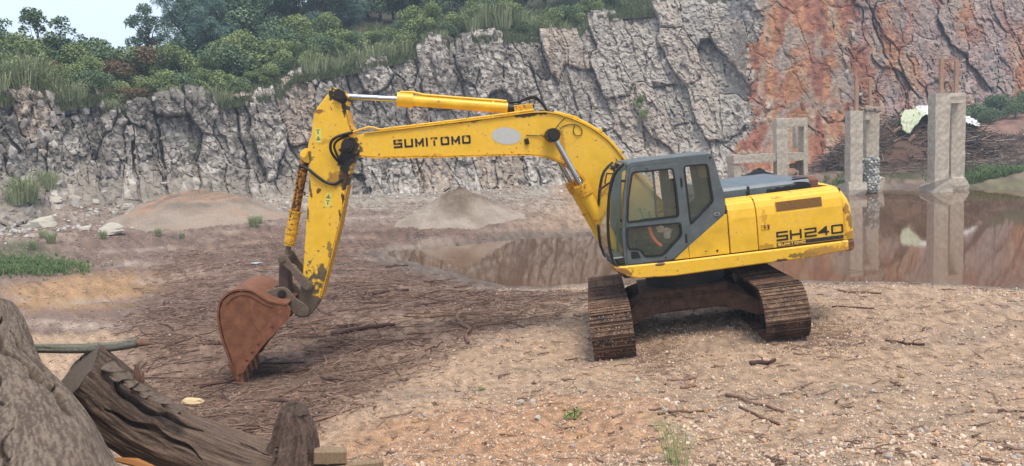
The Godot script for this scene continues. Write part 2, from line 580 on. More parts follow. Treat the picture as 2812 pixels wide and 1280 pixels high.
func lean_at(px: float) -> float:
	return 0.22 + 0.34 * smoothstep(1450.0, 1800.0, px) * smoothstep(2090.0, 1980.0, px) + 0.22 * smoothstep(2420.0, 2600.0, px)
func rim_point(px: float) -> Vector3:
	var d := along(FOOT, 3, 2, px)
	var y0 := at_depth(px, along(FOOT, 3, 1, px), d).y
	var back := lean_at(px)
	var py := along(RIM, 2, 1, px)
	var d2 := d
	for k in 6: d2 = d + back * (at_depth(px, py, d2).y - y0)
	return at_depth(px, py, d2)
# jittered cells: returns [cell value, depth of joint, facet offset]
func cells(h: int, u: float, v: float, out: PackedFloat32Array) -> void:
	var iu := floori(u)
	var iv := floori(v)
	var b1 := 9.0
	var b2 := 9.0
	var bid := 0
	var bu := 0.0
	var bv := 0.0
	for j in range(iv - 1, iv + 2):
		for i in range(iu - 1, iu + 2):
			var id := ((i * 73856093) ^ (j * 19349663) ^ (h * 83492791)) & 0x7fffffff
			id = (id * 1103515245 + 12345) & 0x7fffffff
			var du := i + 0.08 + 0.84 * ((id >> 4) & 1023) / 1023.0 - u
			var dv := j + 0.08 + 0.84 * ((id >> 14) & 1023) / 1023.0 - v
			var d := maxf(absf(du), absf(dv)) * 0.82 + (absf(du) + absf(dv)) * 0.18
			if d < b1:
				b2 = b1
				b1 = d
				bid = id
				bu = du
				bv = dv
			elif d < b2:
				b2 = d
	var q := (bid * 69069 + 7) & 0x7fffffff
	out[0] = ((q >> 8) & 1023) / 1023.0
	out[1] = b2 - b1
	out[2] = -bu * (((q >> 3) & 255) / 127.0 - 1.0) - bv * (((q >> 18) & 255) / 127.0 - 1.0)
	out[3] = ((q >> 12) & 511) / 511.0
func build_cliff() -> void:
	var swell := noise(71, 0.11, FastNoiseLite.TYPE_SIMPLEX_SMOOTH, 3)
	var rough := noise(72, 0.9, FastNoiseLite.TYPE_SIMPLEX_SMOOTH, 3)
	var warp := noise(73, 0.35, FastNoiseLite.TYPE_SIMPLEX_SMOOTH, 2)
	var stain := noise(74, 0.22, FastNoiseLite.TYPE_SIMPLEX_SMOOTH, 4)
	var seam := noise(75, 0.25, FastNoiseLite.TYPE_SIMPLEX_SMOOTH, 3)
	cliff_pts.resize(CCOLS * CROWS)
	cliff_cols.resize(CCOLS * CROWS)
	var big := PackedFloat32Array([0, 0, 0, 0])
	var mid := PackedFloat32Array([0, 0, 0, 0])
	var fin := PackedFloat32Array([0, 0, 0, 0])
	var s := 0.0
	for c in CCOLS:
		var px := CL0 + (CL1 - CL0) * c / (CCOLS - 1)
		var d0 := along(FOOT, 3, 2, px)
		s += d0 / FOCAL * (CL1 - CL0) / (CCOLS - 1)
		var foot := at_depth(px, along(FOOT, 3, 1, px), d0)
		foot.y -= 0.8
		var rim := rim_point(px)
		var toward := Vector3(-foot.x, 0, -foot.z).normalized()
		var tall := rim.y - foot.y
		var rubble := smoothstep(1500.0, 1650.0, px) * smoothstep(2060.0, 1990.0, px)
		var left := smoothstep(900.0, 300.0, px)
		for r in CROWS:
			var v := minf(1.0, float(r) / (FACE - 1))
			var ledge := maxi(0, r - FACE + 1)
			var h := v * tall
			var wx := warp.get_noise_2d(s, h) * 0.3
			var tilt := s + h * (0.20 + 0.13 * smoothstep(1350.0, 1700.0, px)) + wx
			cells(1, tilt / 2.1, (h + wx) / 4.4, big)
			cells(2, tilt / 0.42, (h + s * 0.1) / 1.15, mid)
			cells(3, (tilt + h * 0.2) / 0.25, (h - s * 0.15) / 0.22, fin)
			var st := stain.get_noise_2d(s * 1.2, h * 0.45)
			var epx := px + stain.get_noise_2d(s * 0.9 + 60.0, h * 0.8) * 150.0 + (mid[0] - 0.5) * 50.0 + (fin[0] - 0.5) * 16.0 - 25.0 * v
			var red := smoothstep(2030.0, 2075.0, epx)                                  # red beds to the right
			var slab := red * smoothstep(2360.0, 2300.0, epx)
			var blocky := 1.0 - 0.78 * slab
			var dep := swell.get_noise_2d(s, h * 0.4) * 1.3
			dep += ((big[0] - 0.5) * 1.25 + big[2] * 0.22) * blocky
			dep += ((mid[0] - 0.5) * 0.36 + mid[2] * 0.12) * blocky
			dep += ((fin[0] - 0.5) * 0.13 + fin[2] * 0.05) * (1.0 - 0.65 * slab) * (1.0 + 0.35 * rubble)
			dep -= (0.40 * smoothstep(0.05, 0.0, big[1]) + 0.16 * smoothstep(0.06, 0.0, mid[1])) * blocky
			# long straight joints
			var jt := (tilt + seam.get_noise_2d(3.0, h * 0.35) * 0.5) / 2.3
			var ji := floori(jt)
			var jc := ji + 0.2 + 0.6 * absf(sin(ji * 12.9898) * 43758.5 - floorf(sin(ji * 12.9898) * 43758.5))
			var open := smoothstep(-0.1, 0.25, seam.get_noise_2d(ji * 7.3, h * 0.22))
			dep -= (0.85 - 0.3 * smoothstep(800.0, 1200.0, px)) * open * smoothstep(0.055, 0.012, absf(jt - jc)) * (1.0 - 0.8 * slab) * (1.0 - 0.5 * rubble)
			dep += rough.get_noise_2d(s, h) * 0.10 + slab * stain.get_noise_2d(s * 3.0, h * 0.5) * 0.35
			# slumped foot of the wall
			var low := clampf(1.0 - v / (0.3 + 0.16 * left), 0.0, 1.0)
			var smooth_low := low * smoothstep(1000.0, 700.0, px)
			dep = lerpf(dep, dep * 0.45, smooth_low) + low * low * (2.6 + 2.6 * left)
			var edge := smoothstep(0.90, 1.0, v)
			dep -= edge * edge * 0.5
			var back := lerpf(0.0, Vector2(rim.x - foot.x, rim.z - foot.z).length(), v)
			var p := Vector3(lerpf(foot.x, rim.x, v), foot.y + h, lerpf(foot.z, rim.z, v)) + toward * dep
			p.y += edge * (big[0] - 0.5) * 0.7 + edge * (mid[0] - 0.5) * 0.25
			p -= toward * ledge * 0.55
			p.y += ledge * 0.07 * (big[0] - 0.55)
			cliff_pts[r * CCOLS + c] = p
			# colour of the stone itself
			var k := clampf(0.45 * mid[3] + 0.55 * fin[3], 0, 1)
			var col := Color(0.30, 0.265, 0.235).lerp(Color(0.64, 0.585, 0.53), k)
			if fin[3] > 0.76 and mid[0] > 0.3: col = col.lerp(Color(0.76, 0.72, 0.67), 0.6)
			if fin[3] < 0.13: col = col * 0.72
			if big[3] > 0.80: col = col.lerp(Color(0.50, 0.36, 0.25), 0.4)
			if big[3] < 0.2: col = col.lerp(Color(0.20, 0.185, 0.17), 0.45)
			col = col.lerp(Color(0.58, 0.535, 0.49), rubble * 0.45)
			col = col.lerp(Color(0.12, 0.11, 0.098), clampf((0.14 + st * 1.6) * left, 0, 0.7))
			if low > 0.0 and px < 1000.0: col = col.lerp(Color(0.29, 0.245, 0.205).lerp(Color(0.38, 0.33, 0.28), clampf(0.5 + st, 0, 1)), clampf(low * 2.0 + st * 1.6, 0, 1) * 0.85 * smoothstep(1000.0, 850.0, px))
			if red > 0.0:
				var rc := Color(0.52, 0.25, 0.135).lerp(Color(0.37, 0.15, 0.10), clampf(0.5 + stain.get_noise_2d(s * 2.2, h * 0.22) * 2.4, 0, 1))
				rc = rc.lerp(Color(0.53, 0.41, 0.30), clampf(seam.get_noise_2d(s * 2.0 + 40.0, h * 0.8) * 2.6 - 0.1, 0, 0.75))
				rc = rc.lerp(Color(0.40, 0.36, 0.33), clampf(warp.get_noise_2d(s * 0.8 + 70.0, h * 0.7) * 3.0 - 0.55, 0, 0.7))
				var greyer := smoothstep(2310.0, 2380.0, epx) * clampf(0.55 + warp.get_noise_2d(tilt * 0.6, h * 0.2) * 2.2, 0, 1)
				rc = rc * (0.75 + 0.5 * k)
				rc = rc.lerp(Color(0.42, 0.335, 0.32) * (0.6 + 0.8 * k), greyer * 0.8)
				col = col.lerp(rc, red)
			if ledge > 1: col = Color(0.16, 0.15, 0.085)
			col = col * (1.0 + rough.get_noise_2d(s * 2.0, h * 2.0) * 0.35)
			col.a = 1.0
			cliff_cols[r * CCOLS + c] = col
	var m := tinted(textured("stone", mottle("stone", Color(0.66, 0.65, 0.64), Color(1, 1, 1), 81, 0.012, 0.07, 0.55, 1.5), 0.35, 0.95, bumps("stone_n", 83, 0.02, FastNoiseLite.TYPE_CELLULAR, 6.0, 4), 0.9, true))
	cliff_node = structure("cliff", facet_mesh(cliff_pts, CCOLS, CROWS, cliff_cols), m)
	# loose and jutting blocks on the face
	var kinds: Array = []
	for k in 7: kinds.append(rock_mesh(500 + k, Vector3(1.0, 1.3, 0.8), 3, 7, true))
	rng.seed = 1234
	var spots: Array = []
	var tints := PackedColorArray()
	for k in 4200:
		var c := rng.randi_range(20, CCOLS - 20)
		var px := CL0 + (CL1 - CL0) * c / (CCOLS - 1)
		if px < -120.0 or px > 2950.0: continue
		var v := pow(rng.randf(), 1.25)
		if px > 2080.0 and px < 2310.0 and rng.randf() < 0.85: continue
		if px < 850.0 and v < 0.28 and rng.randf() < 0.7: continue
		var r := int(v * (FACE - 8))
		var size := 0.12 + 0.46 * pow(rng.randf(), 3.2)
		if px > 1500.0 and px < 2060.0: size *= 0.85
		var b := Basis.from_euler(Vector3(rng.randfn() * 0.35, rng.randf() * TAU, -0.35 + rng.randfn() * 0.3)).scaled(Vector3(size, size * rng.randf_range(0.7, 1.7), size))
		spots.append([size, Transform3D(b, cliff_pts[r * CCOLS + c] + Vector3(0, 0, 0.0)), k % 7])
		var t := cliff_cols[r * CCOLS + c] * rng.randf_range(0.8, 1.35)
		if rng.randf() < 0.14 and px < 2060.0: t = Color(0.58, 0.55, 0.52)
		t.a = 1.0
		tints.append(t)
	var order: Array = range(spots.size())
	order.sort_custom(func(a, b): return spots[a][0] > spots[b][0])
	var tone_mats: Array = []
	for tone in [Color(0.24, 0.215, 0.195), Color(0.35, 0.315, 0.29), Color(0.45, 0.41, 0.385), Color(0.58, 0.54, 0.51), Color(0.40, 0.19, 0.125)]:
		var tm: StandardMaterial3D = m.duplicate()
		tm.vertex_color_use_as_albedo = false
		tm.albedo_color = tone.linear_to_srgb()
		tone_mats.append(tm)
	var rest: Array = [[], [], [], [], [], [], []]
	var rest_t: Array = []
	for k in 7: rest_t.append(PackedColorArray())
	for n in order.size():
		var sp: Array = spots[order[n]]
		var t := tints[order[n]]
		if n < 290:
			var lum := (t.r + t.g + t.b) / 3.0
			var o := part("rock", kinds[sp[2]], tone_mats[4 if t.r > t.b * 1.7 else (0 if lum < 0.25 else (1 if lum < 0.37 else (2 if lum < 0.5 else 3)))], cliff_node)
			o.transform = sp[1]
		else:
			rest[sp[2]].append(sp[1])
			rest_t[sp[2]].append(t)
	var mm: StandardMaterial3D = m
	for k in 7: scatter("rock_fragments", kinds[k], mm, rest[k], rest_t[k], cliff_node)
# hillside that rises behind the rim
func hill_slope(px: float) -> float:
	return 0.16 + 0.17 * smoothstep(300.0, 900.0, px)
func hill_point(px: float, back: float) -> Vector3:
	var r := rim_point(px)
	var out := Vector3(r.x, 0, r.z).normalized()
	var p := r + out * back
	p.y = r.y - 0.9 + 0.8 * smoothstep(0.0, 5.0, back) + hill_slope(px) * back * (1.0 - back / 260.0) + coarse_n.get_noise_2d(p.x * 0.4, p.z * 0.4) * 1.2 * clampf(back / 6.0, 0, 1)
	return p
func build_hill() -> void:
	var verts := PackedVector3Array()
	var cols := PackedColorArray()
	var backs := [0.9, 1.0, 2.0, 3.5, 5.5, 8.0, 11.0, 15.0, 20.0, 27.0, 36.0, 50.0, 70.0, 100.0]
	for b in backs:
		for c in 184:
			var px := CL0 + (CL1 - CL0) * c / 183.0
			var p := hill_point(px, b)
			if b < 0.95: p.y -= 0.8
			verts.append(p)
			cols.append(Color(0.075, 0.085, 0.045).lerp(Color(0.13, 0.11, 0.075), rng.randf()))
	structure("hillside", grid_mesh(verts, 184, backs.size(), cols), tinted(textured("turf", mottle("turf", Color(0.5, 0.5, 0.45), Color(1, 1, 1), 91, 0.03, 0.12, 0.6, 1.6), 0.4, 1.0, null, 1.0, true)))

# ---------------------------------------------------------------- painted and worn surfaces
func chipped(key: String, base: Color, chip: Color, limit: float, scale: float, seed_: int, rough := 0.45, grain := 0.035) -> StandardMaterial3D:
	if mats.has(key): return mats[key]
	var size := 512
	var c := noise_bytes(noise(seed_, 0.008), size)
	var f := noise_bytes(noise(seed_ + 3, grain), size)
	var g := noise_bytes(noise(seed_ + 5, 0.2, FastNoiseLite.TYPE_SIMPLEX_SMOOTH, 2), size)
	var out := PackedByteArray()
	out.resize(size * size * 3)
	for i in size * size:
		var k := 0.86 + 0.22 * c[i] / 255.0 + 0.05 * (g[i] / 255.0 - 0.5)
		var t := clampf(((f[i] * 0.8 + g[i] * 0.2) / 255.0 - limit) * 26.0, 0.0, 1.0)
		out[i * 3] = int(clampf(255.0 * lerpf(base.r * k, chip.r, t), 0, 255))
		out[i * 3 + 1] = int(clampf(255.0 * lerpf(base.g * k, chip.g, t), 0, 255))
		out[i * 3 + 2] = int(clampf(255.0 * lerpf(base.b * k, chip.b, t), 0, 255))
	texs[key] = to_tex(out, size)
	return textured(key, texs[key], scale, rough)
# paint for one face, laid out in metres: rect x0, y0, x1, y1; stains are [x, y, rx, ry, colour, strength]
func stained(key: String, r: Array, w: int, h: int, base: Color, chip: Color, limit: float, stains: Array, rough := 0.5) -> StandardMaterial3D:
	var coarse := noise(311, 2.2)
	var fine := noise(312, 11.0, FastNoiseLite.TYPE_SIMPLEX_SMOOTH, 3)
	var out := PackedByteArray()
	out.resize(w * h * 3)
	var k := 0
	for j in h:
		var y: float = r[3] + (r[1] - r[3]) * j / h
		for i in w:
			var x: float = r[0] + (r[2] - r[0]) * i / w
			var n1 := coarse.get_noise_2d(x, y)
			var n2 := fine.get_noise_2d(x, y)
			var c := base * (1.0 + 0.10 * n1)
			c = c.lerp(Color(0.74, 0.60, 0.33), clampf(n1 * 0.55 + n2 * 0.25 + 0.10, 0.0, 0.32))
			var t := clampf((n2 + n1 * 0.35 - limit) * 14.0, 0.0, 1.0)
			c = c.lerp(chip, t)
			for s in stains:
				var dx: float = (x - s[0]) / s[2]
				var dy: float = (y - s[1]) / s[3]
				var d := dx * dx + dy * dy
				if d < 2.2:
					var e := clampf((1.0 - sqrt(d) + n1 * 0.7 + n2 * 0.5) * 3.5, 0.0, 1.0)
					c = c.lerp(s[4], e * s[5])
			out[k] = int(clampf(c.r, 0, 1) * 255.0)
			out[k + 1] = int(clampf(c.g, 0, 1) * 255.0)
			out[k + 2] = int(clampf(c.b, 0, 1) * 255.0)
			k += 3
	var im := Image.create_from_data(w, h, false, Image.FORMAT_RGB8, out)
	var m := StandardMaterial3D.new()
	m.albedo_texture = ImageTexture.create_from_image(im)
	m.roughness = rough
	var ww: float = r[2] - r[0]
	var hh: float = r[3] - r[1]
	m.uv1_scale = Vector3(1.0 / ww, 1.0 / hh, 1)
	m.uv1_offset = Vector3(-r[0] / ww, r[3] / hh, 0)
	mats[key] = m
	return m
# block letters drawn as strokes
const STROKES := {
	"S": [[1, 1, 0, 1, 0, 0.5, 1, 0.5, 1, 0, 0, 0]], "U": [[0, 1, 0, 0, 1, 0, 1, 1]], "M": [[0, 0, 0, 1, 0.5, 0.25, 1, 1, 1, 0]], "I": [[0.5, 1, 0.5, 0]],
	"T": [[0, 1, 1, 1], [0.5, 1, 0.5, 0]], "O": [[0, 0, 0, 1, 1, 1, 1, 0, 0, 0]], "H": [[0, 0.5, 1, 0.5], [0, 0, 0, 1], [1, 0, 1, 1]],
	"2": [[0, 1, 1, 1, 1, 0.52, 0, 0.48, 0, 0, 1, 0]], "4": [[0.72, 0, 0.72, 1, 0, 0.3, 1, 0.3]], "0": [[0, 0, 0, 1, 1, 1, 1, 0, 0, 0]]}
func block_text(text: String, origin: Vector3, tall: float, wide: float, gap: float, stroke: float, turn: float, m: Material, parent: Node, thick := 0.004) -> void:
	var x := 0.0
	for ch in text:
		var w := stroke if ch == "I" else wide
		var shapes: Array = []
		var holes: Array = []
		for line in STROKES[ch]:
			var pts := PackedVector2Array()
			for k in range(0, line.size(), 2):
				var fx: float = line[k]
				if ch == "I": fx = 0.5
				pts.append(Vector2(lerpf(stroke * 0.5, w - stroke * 0.5, fx), lerpf(stroke * 0.5, tall - stroke * 0.5, line[k + 1])))
			var closed := ch == "O" or ch == "0"
			if closed:
				shapes = [rounded([Vector2(0, 0), Vector2(w, 0), Vector2(w, tall), Vector2(0, tall)], stroke * 0.7, 3)]
				holes = [rounded([Vector2(stroke, stroke), Vector2(w - stroke, stroke), Vector2(w - stroke, tall - stroke), Vector2(stroke, tall - stroke)], stroke * 0.3, 2)]
			else:
				if ch in "UTHIM4":      # open ends run out to the letter's edge
					for e in [0, pts.size() - 1]:
						if absf(pts[e].y - stroke * 0.5) < 0.001: pts[e].y = 0.0
						if absf(pts[e].y - (tall - stroke * 0.5)) < 0.001 and ch != "T" and ch != "4": pts[e].y = tall
				for poly in Geometry2D.offset_polyline(pts, stroke * 0.5, Geometry2D.JOIN_MITER, Geometry2D.END_SQUARE if ch in "S2" else Geometry2D.END_BUTT):
					if shapes.is_empty(): shapes = [poly]
					else:
						var joined := Geometry2D.merge_polygons(shapes[0], poly)
						shapes = []
						for q in joined:
							if Geometry2D.is_polygon_clockwise(q): holes.append(q)
							else: shapes.append(q)
		var outer: Array = []
		for q in shapes:
			if Geometry2D.is_polygon_clockwise(q): holes.append(q)
			else: outer.append(q)
		if outer.is_empty(): outer = shapes
		var st := begin()
		plate(st, outer[0], holes, 0.0, thick)
		var o := part("letter", done(st), m, parent)
		o.transform = Transform3D(Basis(Vector3(0, 0, 1), turn), origin) * Transform3D(Basis.IDENTITY, Vector3(x, 0, 0))
		x += w + gap
func pin(st: SurfaceTool, x: float, y: float, z0: float, z1: float, r: float, sides := 20) -> void:
	rod(st, Vector3(x, y, z0), Vector3(x, y, z1), r, r, sides)
func strip(st: SurfaceTool, line: PackedVector2Array, z0: float, z1: float, thick: float) -> void:
	# a plate bent along a line in x, y and thick to its left
	var off := PackedVector2Array()
	for i in line.size():
		var d := (line[mini(i + 1, line.size() - 1)] - line[maxi(i - 1, 0)]).normalized()
		off.append(line[i] + Vector2(-d.y, d.x) * thick)
	for i in line.size() - 1:
		var a := line[i]
		var b := line[i + 1]
		var c := off[i + 1]
		var d := off[i]
		quad(st, Vector3(a.x, a.y, z0), Vector3(b.x, b.y, z0), Vector3(b.x, b.y, z1), Vector3(a.x, a.y, z1))
		quad(st, Vector3(d.x, d.y, z1), Vector3(c.x, c.y, z1), Vector3(c.x, c.y, z0), Vector3(d.x, d.y, z0))
		quad(st, Vector3(a.x, a.y, z1), Vector3(b.x, b.y, z1), Vector3(c.x, c.y, z1), Vector3(d.x, d.y, z1))
		quad(st, Vector3(a.x, a.y, z0), Vector3(d.x, d.y, z0), Vector3(c.x, c.y, z0), Vector3(b.x, b.y, z0))
	for i in [0, line.size() - 1]:
		quad(st, Vector3(line[i].x, line[i].y, z0), Vector3(line[i].x, line[i].y, z1), Vector3(off[i].x, off[i].y, z1), Vector3(off[i].x, off[i].y, z0))
func grown(poly: PackedVector2Array, by: float) -> PackedVector2Array:
	var r := Geometry2D.offset_polygon(poly, by, Geometry2D.JOIN_ROUND)
	return r[0]
func curve_line(flat: Array, n: int) -> PackedVector2Array:
	var c := Curve2D.new()
	var p := v2(flat)
	for i in p.size():
		var t := (p[mini(i + 1, p.size() - 1)] - p[maxi(i - 1, 0)]) * 0.17
		c.add_point(p[i], -t, t)
	var out := PackedVector2Array()
	for k in n + 1: out.append(c.sample_baked(c.get_baked_length() * k / n, true))
	return out
const YELLOW := Color(0.91, 0.72, 0.17)

func build_machine() -> void:
	rng.seed = 5
	var yellow := chipped("yellow", YELLOW, Color(0.36, 0.2, 0.09), 0.80, 0.42, 201, 0.38)
	var worn := chipped("worn_yellow", Color(0.86, 0.645, 0.14), Color(0.25, 0.15, 0.09), 0.62, 0.9, 211, 0.55)
	var rust := textured("rust", mottle("rust", Color(0.21, 0.145, 0.11), Color(0.46, 0.34, 0.26), 221, 0.02, 0.09, 0.55, 1.7), 1.1, 0.9, bumps("rust_n", 223, 0.06, FastNoiseLite.TYPE_SIMPLEX_SMOOTH, 3.0), 0.5)
	var red_rust := textured("red_rust", mottle("red_rust", Color(0.37, 0.22, 0.145), Color(0.53, 0.345, 0.235), 231, 0.012, 0.1, 0.4, 1.4), 0.7, 0.85, bumps("rust_n", 223, 0.06, FastNoiseLite.TYPE_SIMPLEX_SMOOTH, 3.0), 0.3)
	var steel := textured("steel", mottle("steel", Color(0.30, 0.25, 0.21), Color(0.47, 0.41, 0.35), 241, 0.02, 0.1, 0.5, 1.5), 1.4, 0.7)
	var chrome := plain("chrome", Color(0.72, 0.74, 0.76), 0.18, 1.0)
	var grease := textured("grease", mottle("grease", Color(0.07, 0.055, 0.05), Color(0.19, 0.14, 0.11), 251, 0.03, 0.1, 0.5, 1.5), 2.0, 0.55)
	var black := plain("black_rubber", Color(0.055, 0.055, 0.06), 0.55)
	var grey := textured("cab_grey", mottle("cab_grey", Color(0.285, 0.315, 0.325), Color(0.37, 0.40, 0.405), 261, 0.01, 0.08, 0.3, 1.3), 0.8, 0.5)
	var cloth := textured("seat", mottle("seat", Color(0.15, 0.09, 0.075), Color(0.26, 0.17, 0.14), 271, 0.03, 0.2, 0.5, 1.3), 2.0, 0.9)
	var glass := StandardMaterial3D.new()
	glass.albedo_color = Color(0.55, 0.66, 0.58, 0.06)
	glass.transparency = BaseMaterial3D.TRANSPARENCY_ALPHA
	glass.roughness = 0.03
	var dusty := StandardMaterial3D.new()
	dusty.albedo_color = Color(0.45, 0.53, 0.44, 0.24)
	dusty.transparency = BaseMaterial3D.TRANSPARENCY_ALPHA
	dusty.roughness = 0.06
	var ex := thing("excavator", "yellow crawler excavator with dark grey cab and rusty bucket resting on the ground", "excavator", Vector3(3.0, 0.60, -13.2))
	ex.basis = Basis(Vector3.UP, deg_to_rad(3.6)) * Basis(Vector3(0, 0, 1), deg_to_rad(3.6))
	var st: SurfaceTool
	var o: MeshInstance3D

	# ---- boom
	var boom_paint := stained("boom_paint", [-5.6, 1.3, 0.2, 4.0], 760, 350, YELLOW, Color(0.4, 0.24, 0.1), 0.66, [
		[-5.42, 3.62, 0.17, 0.19, Color(0.10, 0.065, 0.05), 0.95], [-2.06, 3.42, 0.16, 0.15, Color(0.45, 0.27, 0.08), 0.6], [-4.6, 3.32, 0.7, 0.05, Color(0.62, 0.38, 0.12), 0.45], [-2.4, 3.83, 0.35, 0.05, Color(0.15, 0.1, 0.07), 0.8], [-3.6, 3.82, 0.5, 0.03, Color(0.5, 0.27, 0.09), 0.7], [-1.9, 3.15, 0.06, 0.28, Color(0.66, 0.42, 0.12), 0.5]])
	var boom_poly := v2([-5.28, 3.80, -4.70, 3.805, -3.93, 3.805, -2.87, 3.815, -2.35, 3.825, -2.12, 3.81, -1.9, 3.75, -1.68, 3.65, -1.48, 3.54, -1.28, 3.39, -1.10, 3.215, -0.98, 3.05, -0.81, 2.77, -0.22, 2.00, 0.02, 1.72, 0.06, 1.58, -0.04, 1.46, -0.2, 1.42, -0.6, 1.5, -1.15, 1.8, -1.38, 2.15, -1.45, 2.35, -1.52, 2.53, -1.60, 2.66, -1.70, 2.78, -1.89, 2.935, -2.05, 3.02, -2.21, 3.085, -2.45, 3.14, -2.74, 3.175, -4.0, 3.285, -4.95, 3.385, -5.20, 3.43, -5.36, 3.47, -5.47, 3.54, -5.50, 3.64, -5.45, 3.74, -5.37, 3.79])
	st = begin()
	prism(st, boom_poly, -0.40, 0.155, 0.012)
	var boom := part("boom", done(st), boom_paint, ex)
	st = begin()
	strip(st, v2([-5.15, 3.80, -3.93, 3.808, -2.87, 3.818, -2.35, 3.828, -2.12, 3.812, -1.9, 3.752, -1.68, 3.652, -1.48, 3.542, -1.28, 3.392, -1.10, 3.218, -0.98, 3.052, -0.81, 2.772, -0.22, 2.0]), -0.43, 0.185, 0.022)
	part("top_flange", done(st), yellow, boom)
	st = begin()
	strip(st, v2([-1.38, 2.15, -1.52, 2.53, -1.60, 2.66, -1.70, 2.78, -1.89, 2.935, -2.05, 3.02, -2.21, 3.085, -2.45, 3.14, -2.74, 3.175, -4.0, 3.285, -4.95, 3.385, -5.25, 3.44]), -0.43, 0.185, 0.02)
	part("bottom_flange", done(st), worn, boom)
	st = begin()
	pin(st, -5.45, 3.64, -0.47, 0.215, 0.10)
	pin(st, -5.45, 3.64, 0.215, 0.25, 0.055)
	part("pivot_pin", done(st), grease, boom)
	st = begin()
	pin(st, -2.06, 3.42, -0.6, 0.50, 0.115)
	pin(st, -2.06, 3.42, 0.50, 0.525, 0.07)
	part("cylinder_pin", done(st), grease, boom)
	st = begin()
	for z in [0.14, 0.06]: hose(st, [Vector3(-5.52, 3.80, z + 0.05), Vector3(-5.33, 3.845, z + 0.04), Vector3(-5.04, 3.90, z), Vector3(-4.90, 3.845, z), Vector3(-4.6, 3.845, z), Vector3(-3.6, 3.85, z), Vector3(-2.9, 3.86, z), Vector3(-2.3, 3.875, z)], 0.016)
	for k in 6: box(st, Vector3(-4.7 + k * 0.42, 3.828, 0.03), Vector3(-4.66 + k * 0.42, 3.865, 0.175))
	part("steel_pipe", done(st), yellow, boom)
	st = begin()
	for z in [0.12, 0.03, -0.06]: hose(st, [Vector3(-1.95, 3.80, z), Vector3(-1.7, 3.71, z), Vector3(-1.48, 3.585, z), Vector3(-1.26, 3.42, z), Vector3(-1.08, 3.25, z), Vector3(-0.95, 3.06, z), Vector3(-0.79, 2.8, z), Vector3(-0.4, 2.32, z)], 0.018)
	for p in [[-1.62, 3.66, -31.0], [-1.22, 3.40, -40.0], [-0.92, 3.0, -57.0]]: box(st, Vector3(-0.03, -0.02, -0.1), Vector3(0.03, 0.035, 0.17), 0.004, Transform3D(Basis(Vector3(0, 0, 1), deg_to_rad(p[2])), Vector3(p[0], p[1], 0)))
	part("steel_pipe", done(st), yellow, boom)
	st = begin()
	box(st, Vector3(-2.62, 3.82, -0.30), Vector3(-2.3, 3.99, -0.25), 0.01)
	box(st, Vector3(-2.62, 3.82, -0.01), Vector3(-2.3, 3.99, 0.04), 0.01)
	pin(st, -2.46, 3.92, -0.34, 0.08, 0.05)
	part("cylinder_bracket", done(st), worn, boom)
	st = begin()
	for z in [-0.2, -0.1]: hose(st, [Vector3(-2.68, 4.06, z), Vector3(-2.52, 4.05, z), Vector3(-2.36, 4.12 + z * 0.2, z), Vector3(-2.23, 4.12 + z * 0.2, z), Vector3(-2.12, 3.98, z), Vector3(-2.04, 3.84, z)], 0.02)
	hose(st, [Vector3(-2.06, 3.42, 0.5), Vector3(-1.99, 3.52, 0.3), Vector3(-1.9, 3.60, 0.2), Vector3(-1.80, 3.68, 0.19)], 0.008, 5)
	hose(st, [Vector3(-2.0, 3.42, 0.5), Vector3(-1.93, 3.48, 0.3), Vector3(-1.84, 3.545, 0.175), Vector3(-1.72, 3.565, 0.17), Vector3(-1.60, 3.535, 0.17), Vector3(-1.53, 3.45, 0.17), Vector3(-1.56, 3.365, 0.17), Vector3(-1.64, 3.37, 0.17), Vector3(-1.68, 3.44, 0.17), Vector3(-1.64, 3.55, 0.17)], 0.007, 5)
	hose(st, [Vector3(-2.1, 3.42, 0.5), Vector3(-2.18, 3.42, 0.2), Vector3(-2.3, 3.44, 0.17), Vector3(-2.48, 3.47, 0.17)], 0.007, 5)
	part("hose", done(st), black, boom)
	st = begin()
	box(st, Vector3(-2.53, 3.32, 0.155), Vector3(-2.46, 3.42, 0.20), 0.012, Transform3D(Basis(Vector3(0, 0, 1), 0.12), Vector3(0.40, 0.32, 0)))
	part("wire_connector", done(st), black, boom)
	var letters := chipped("letter_paint", Color(0.10, 0.075, 0.065), Color(0.85, 0.6, 0.1), 0.70, 0.9, 281, 0.5, 0.016)
	block_text("SUMITOMO", Vector3(-4.70, 3.505, 0.1555), 0.142, 0.146, 0.033, 0.033, deg_to_rad(-3.0), letters, boom)
	st = begin()
	var oval := PackedVector2Array()
	for k in 36: oval.append(Vector2(-2.81 + 0.25 * cos(TAU * k / 36.0) * (1.0 + 0.02 * sin(k * 2.3)), 3.495 + 0.145 * sin(TAU * k / 36.0) - 0.035 * cos(TAU * k / 36.0)))
	prism(st, oval, 0.156, 0.159)
	part("white_sticker", done(st), textured("white_sticker", mottle("white_sticker", Color(0.66, 0.67, 0.66), Color(0.77, 0.77, 0.75), 291, 0.02, 0.1, 0.4), 2.0, 0.5), boom)

	# ---- arm
	var bare := Color(0.33, 0.28, 0.23)
	var soot := Color(0.085, 0.06, 0.05)
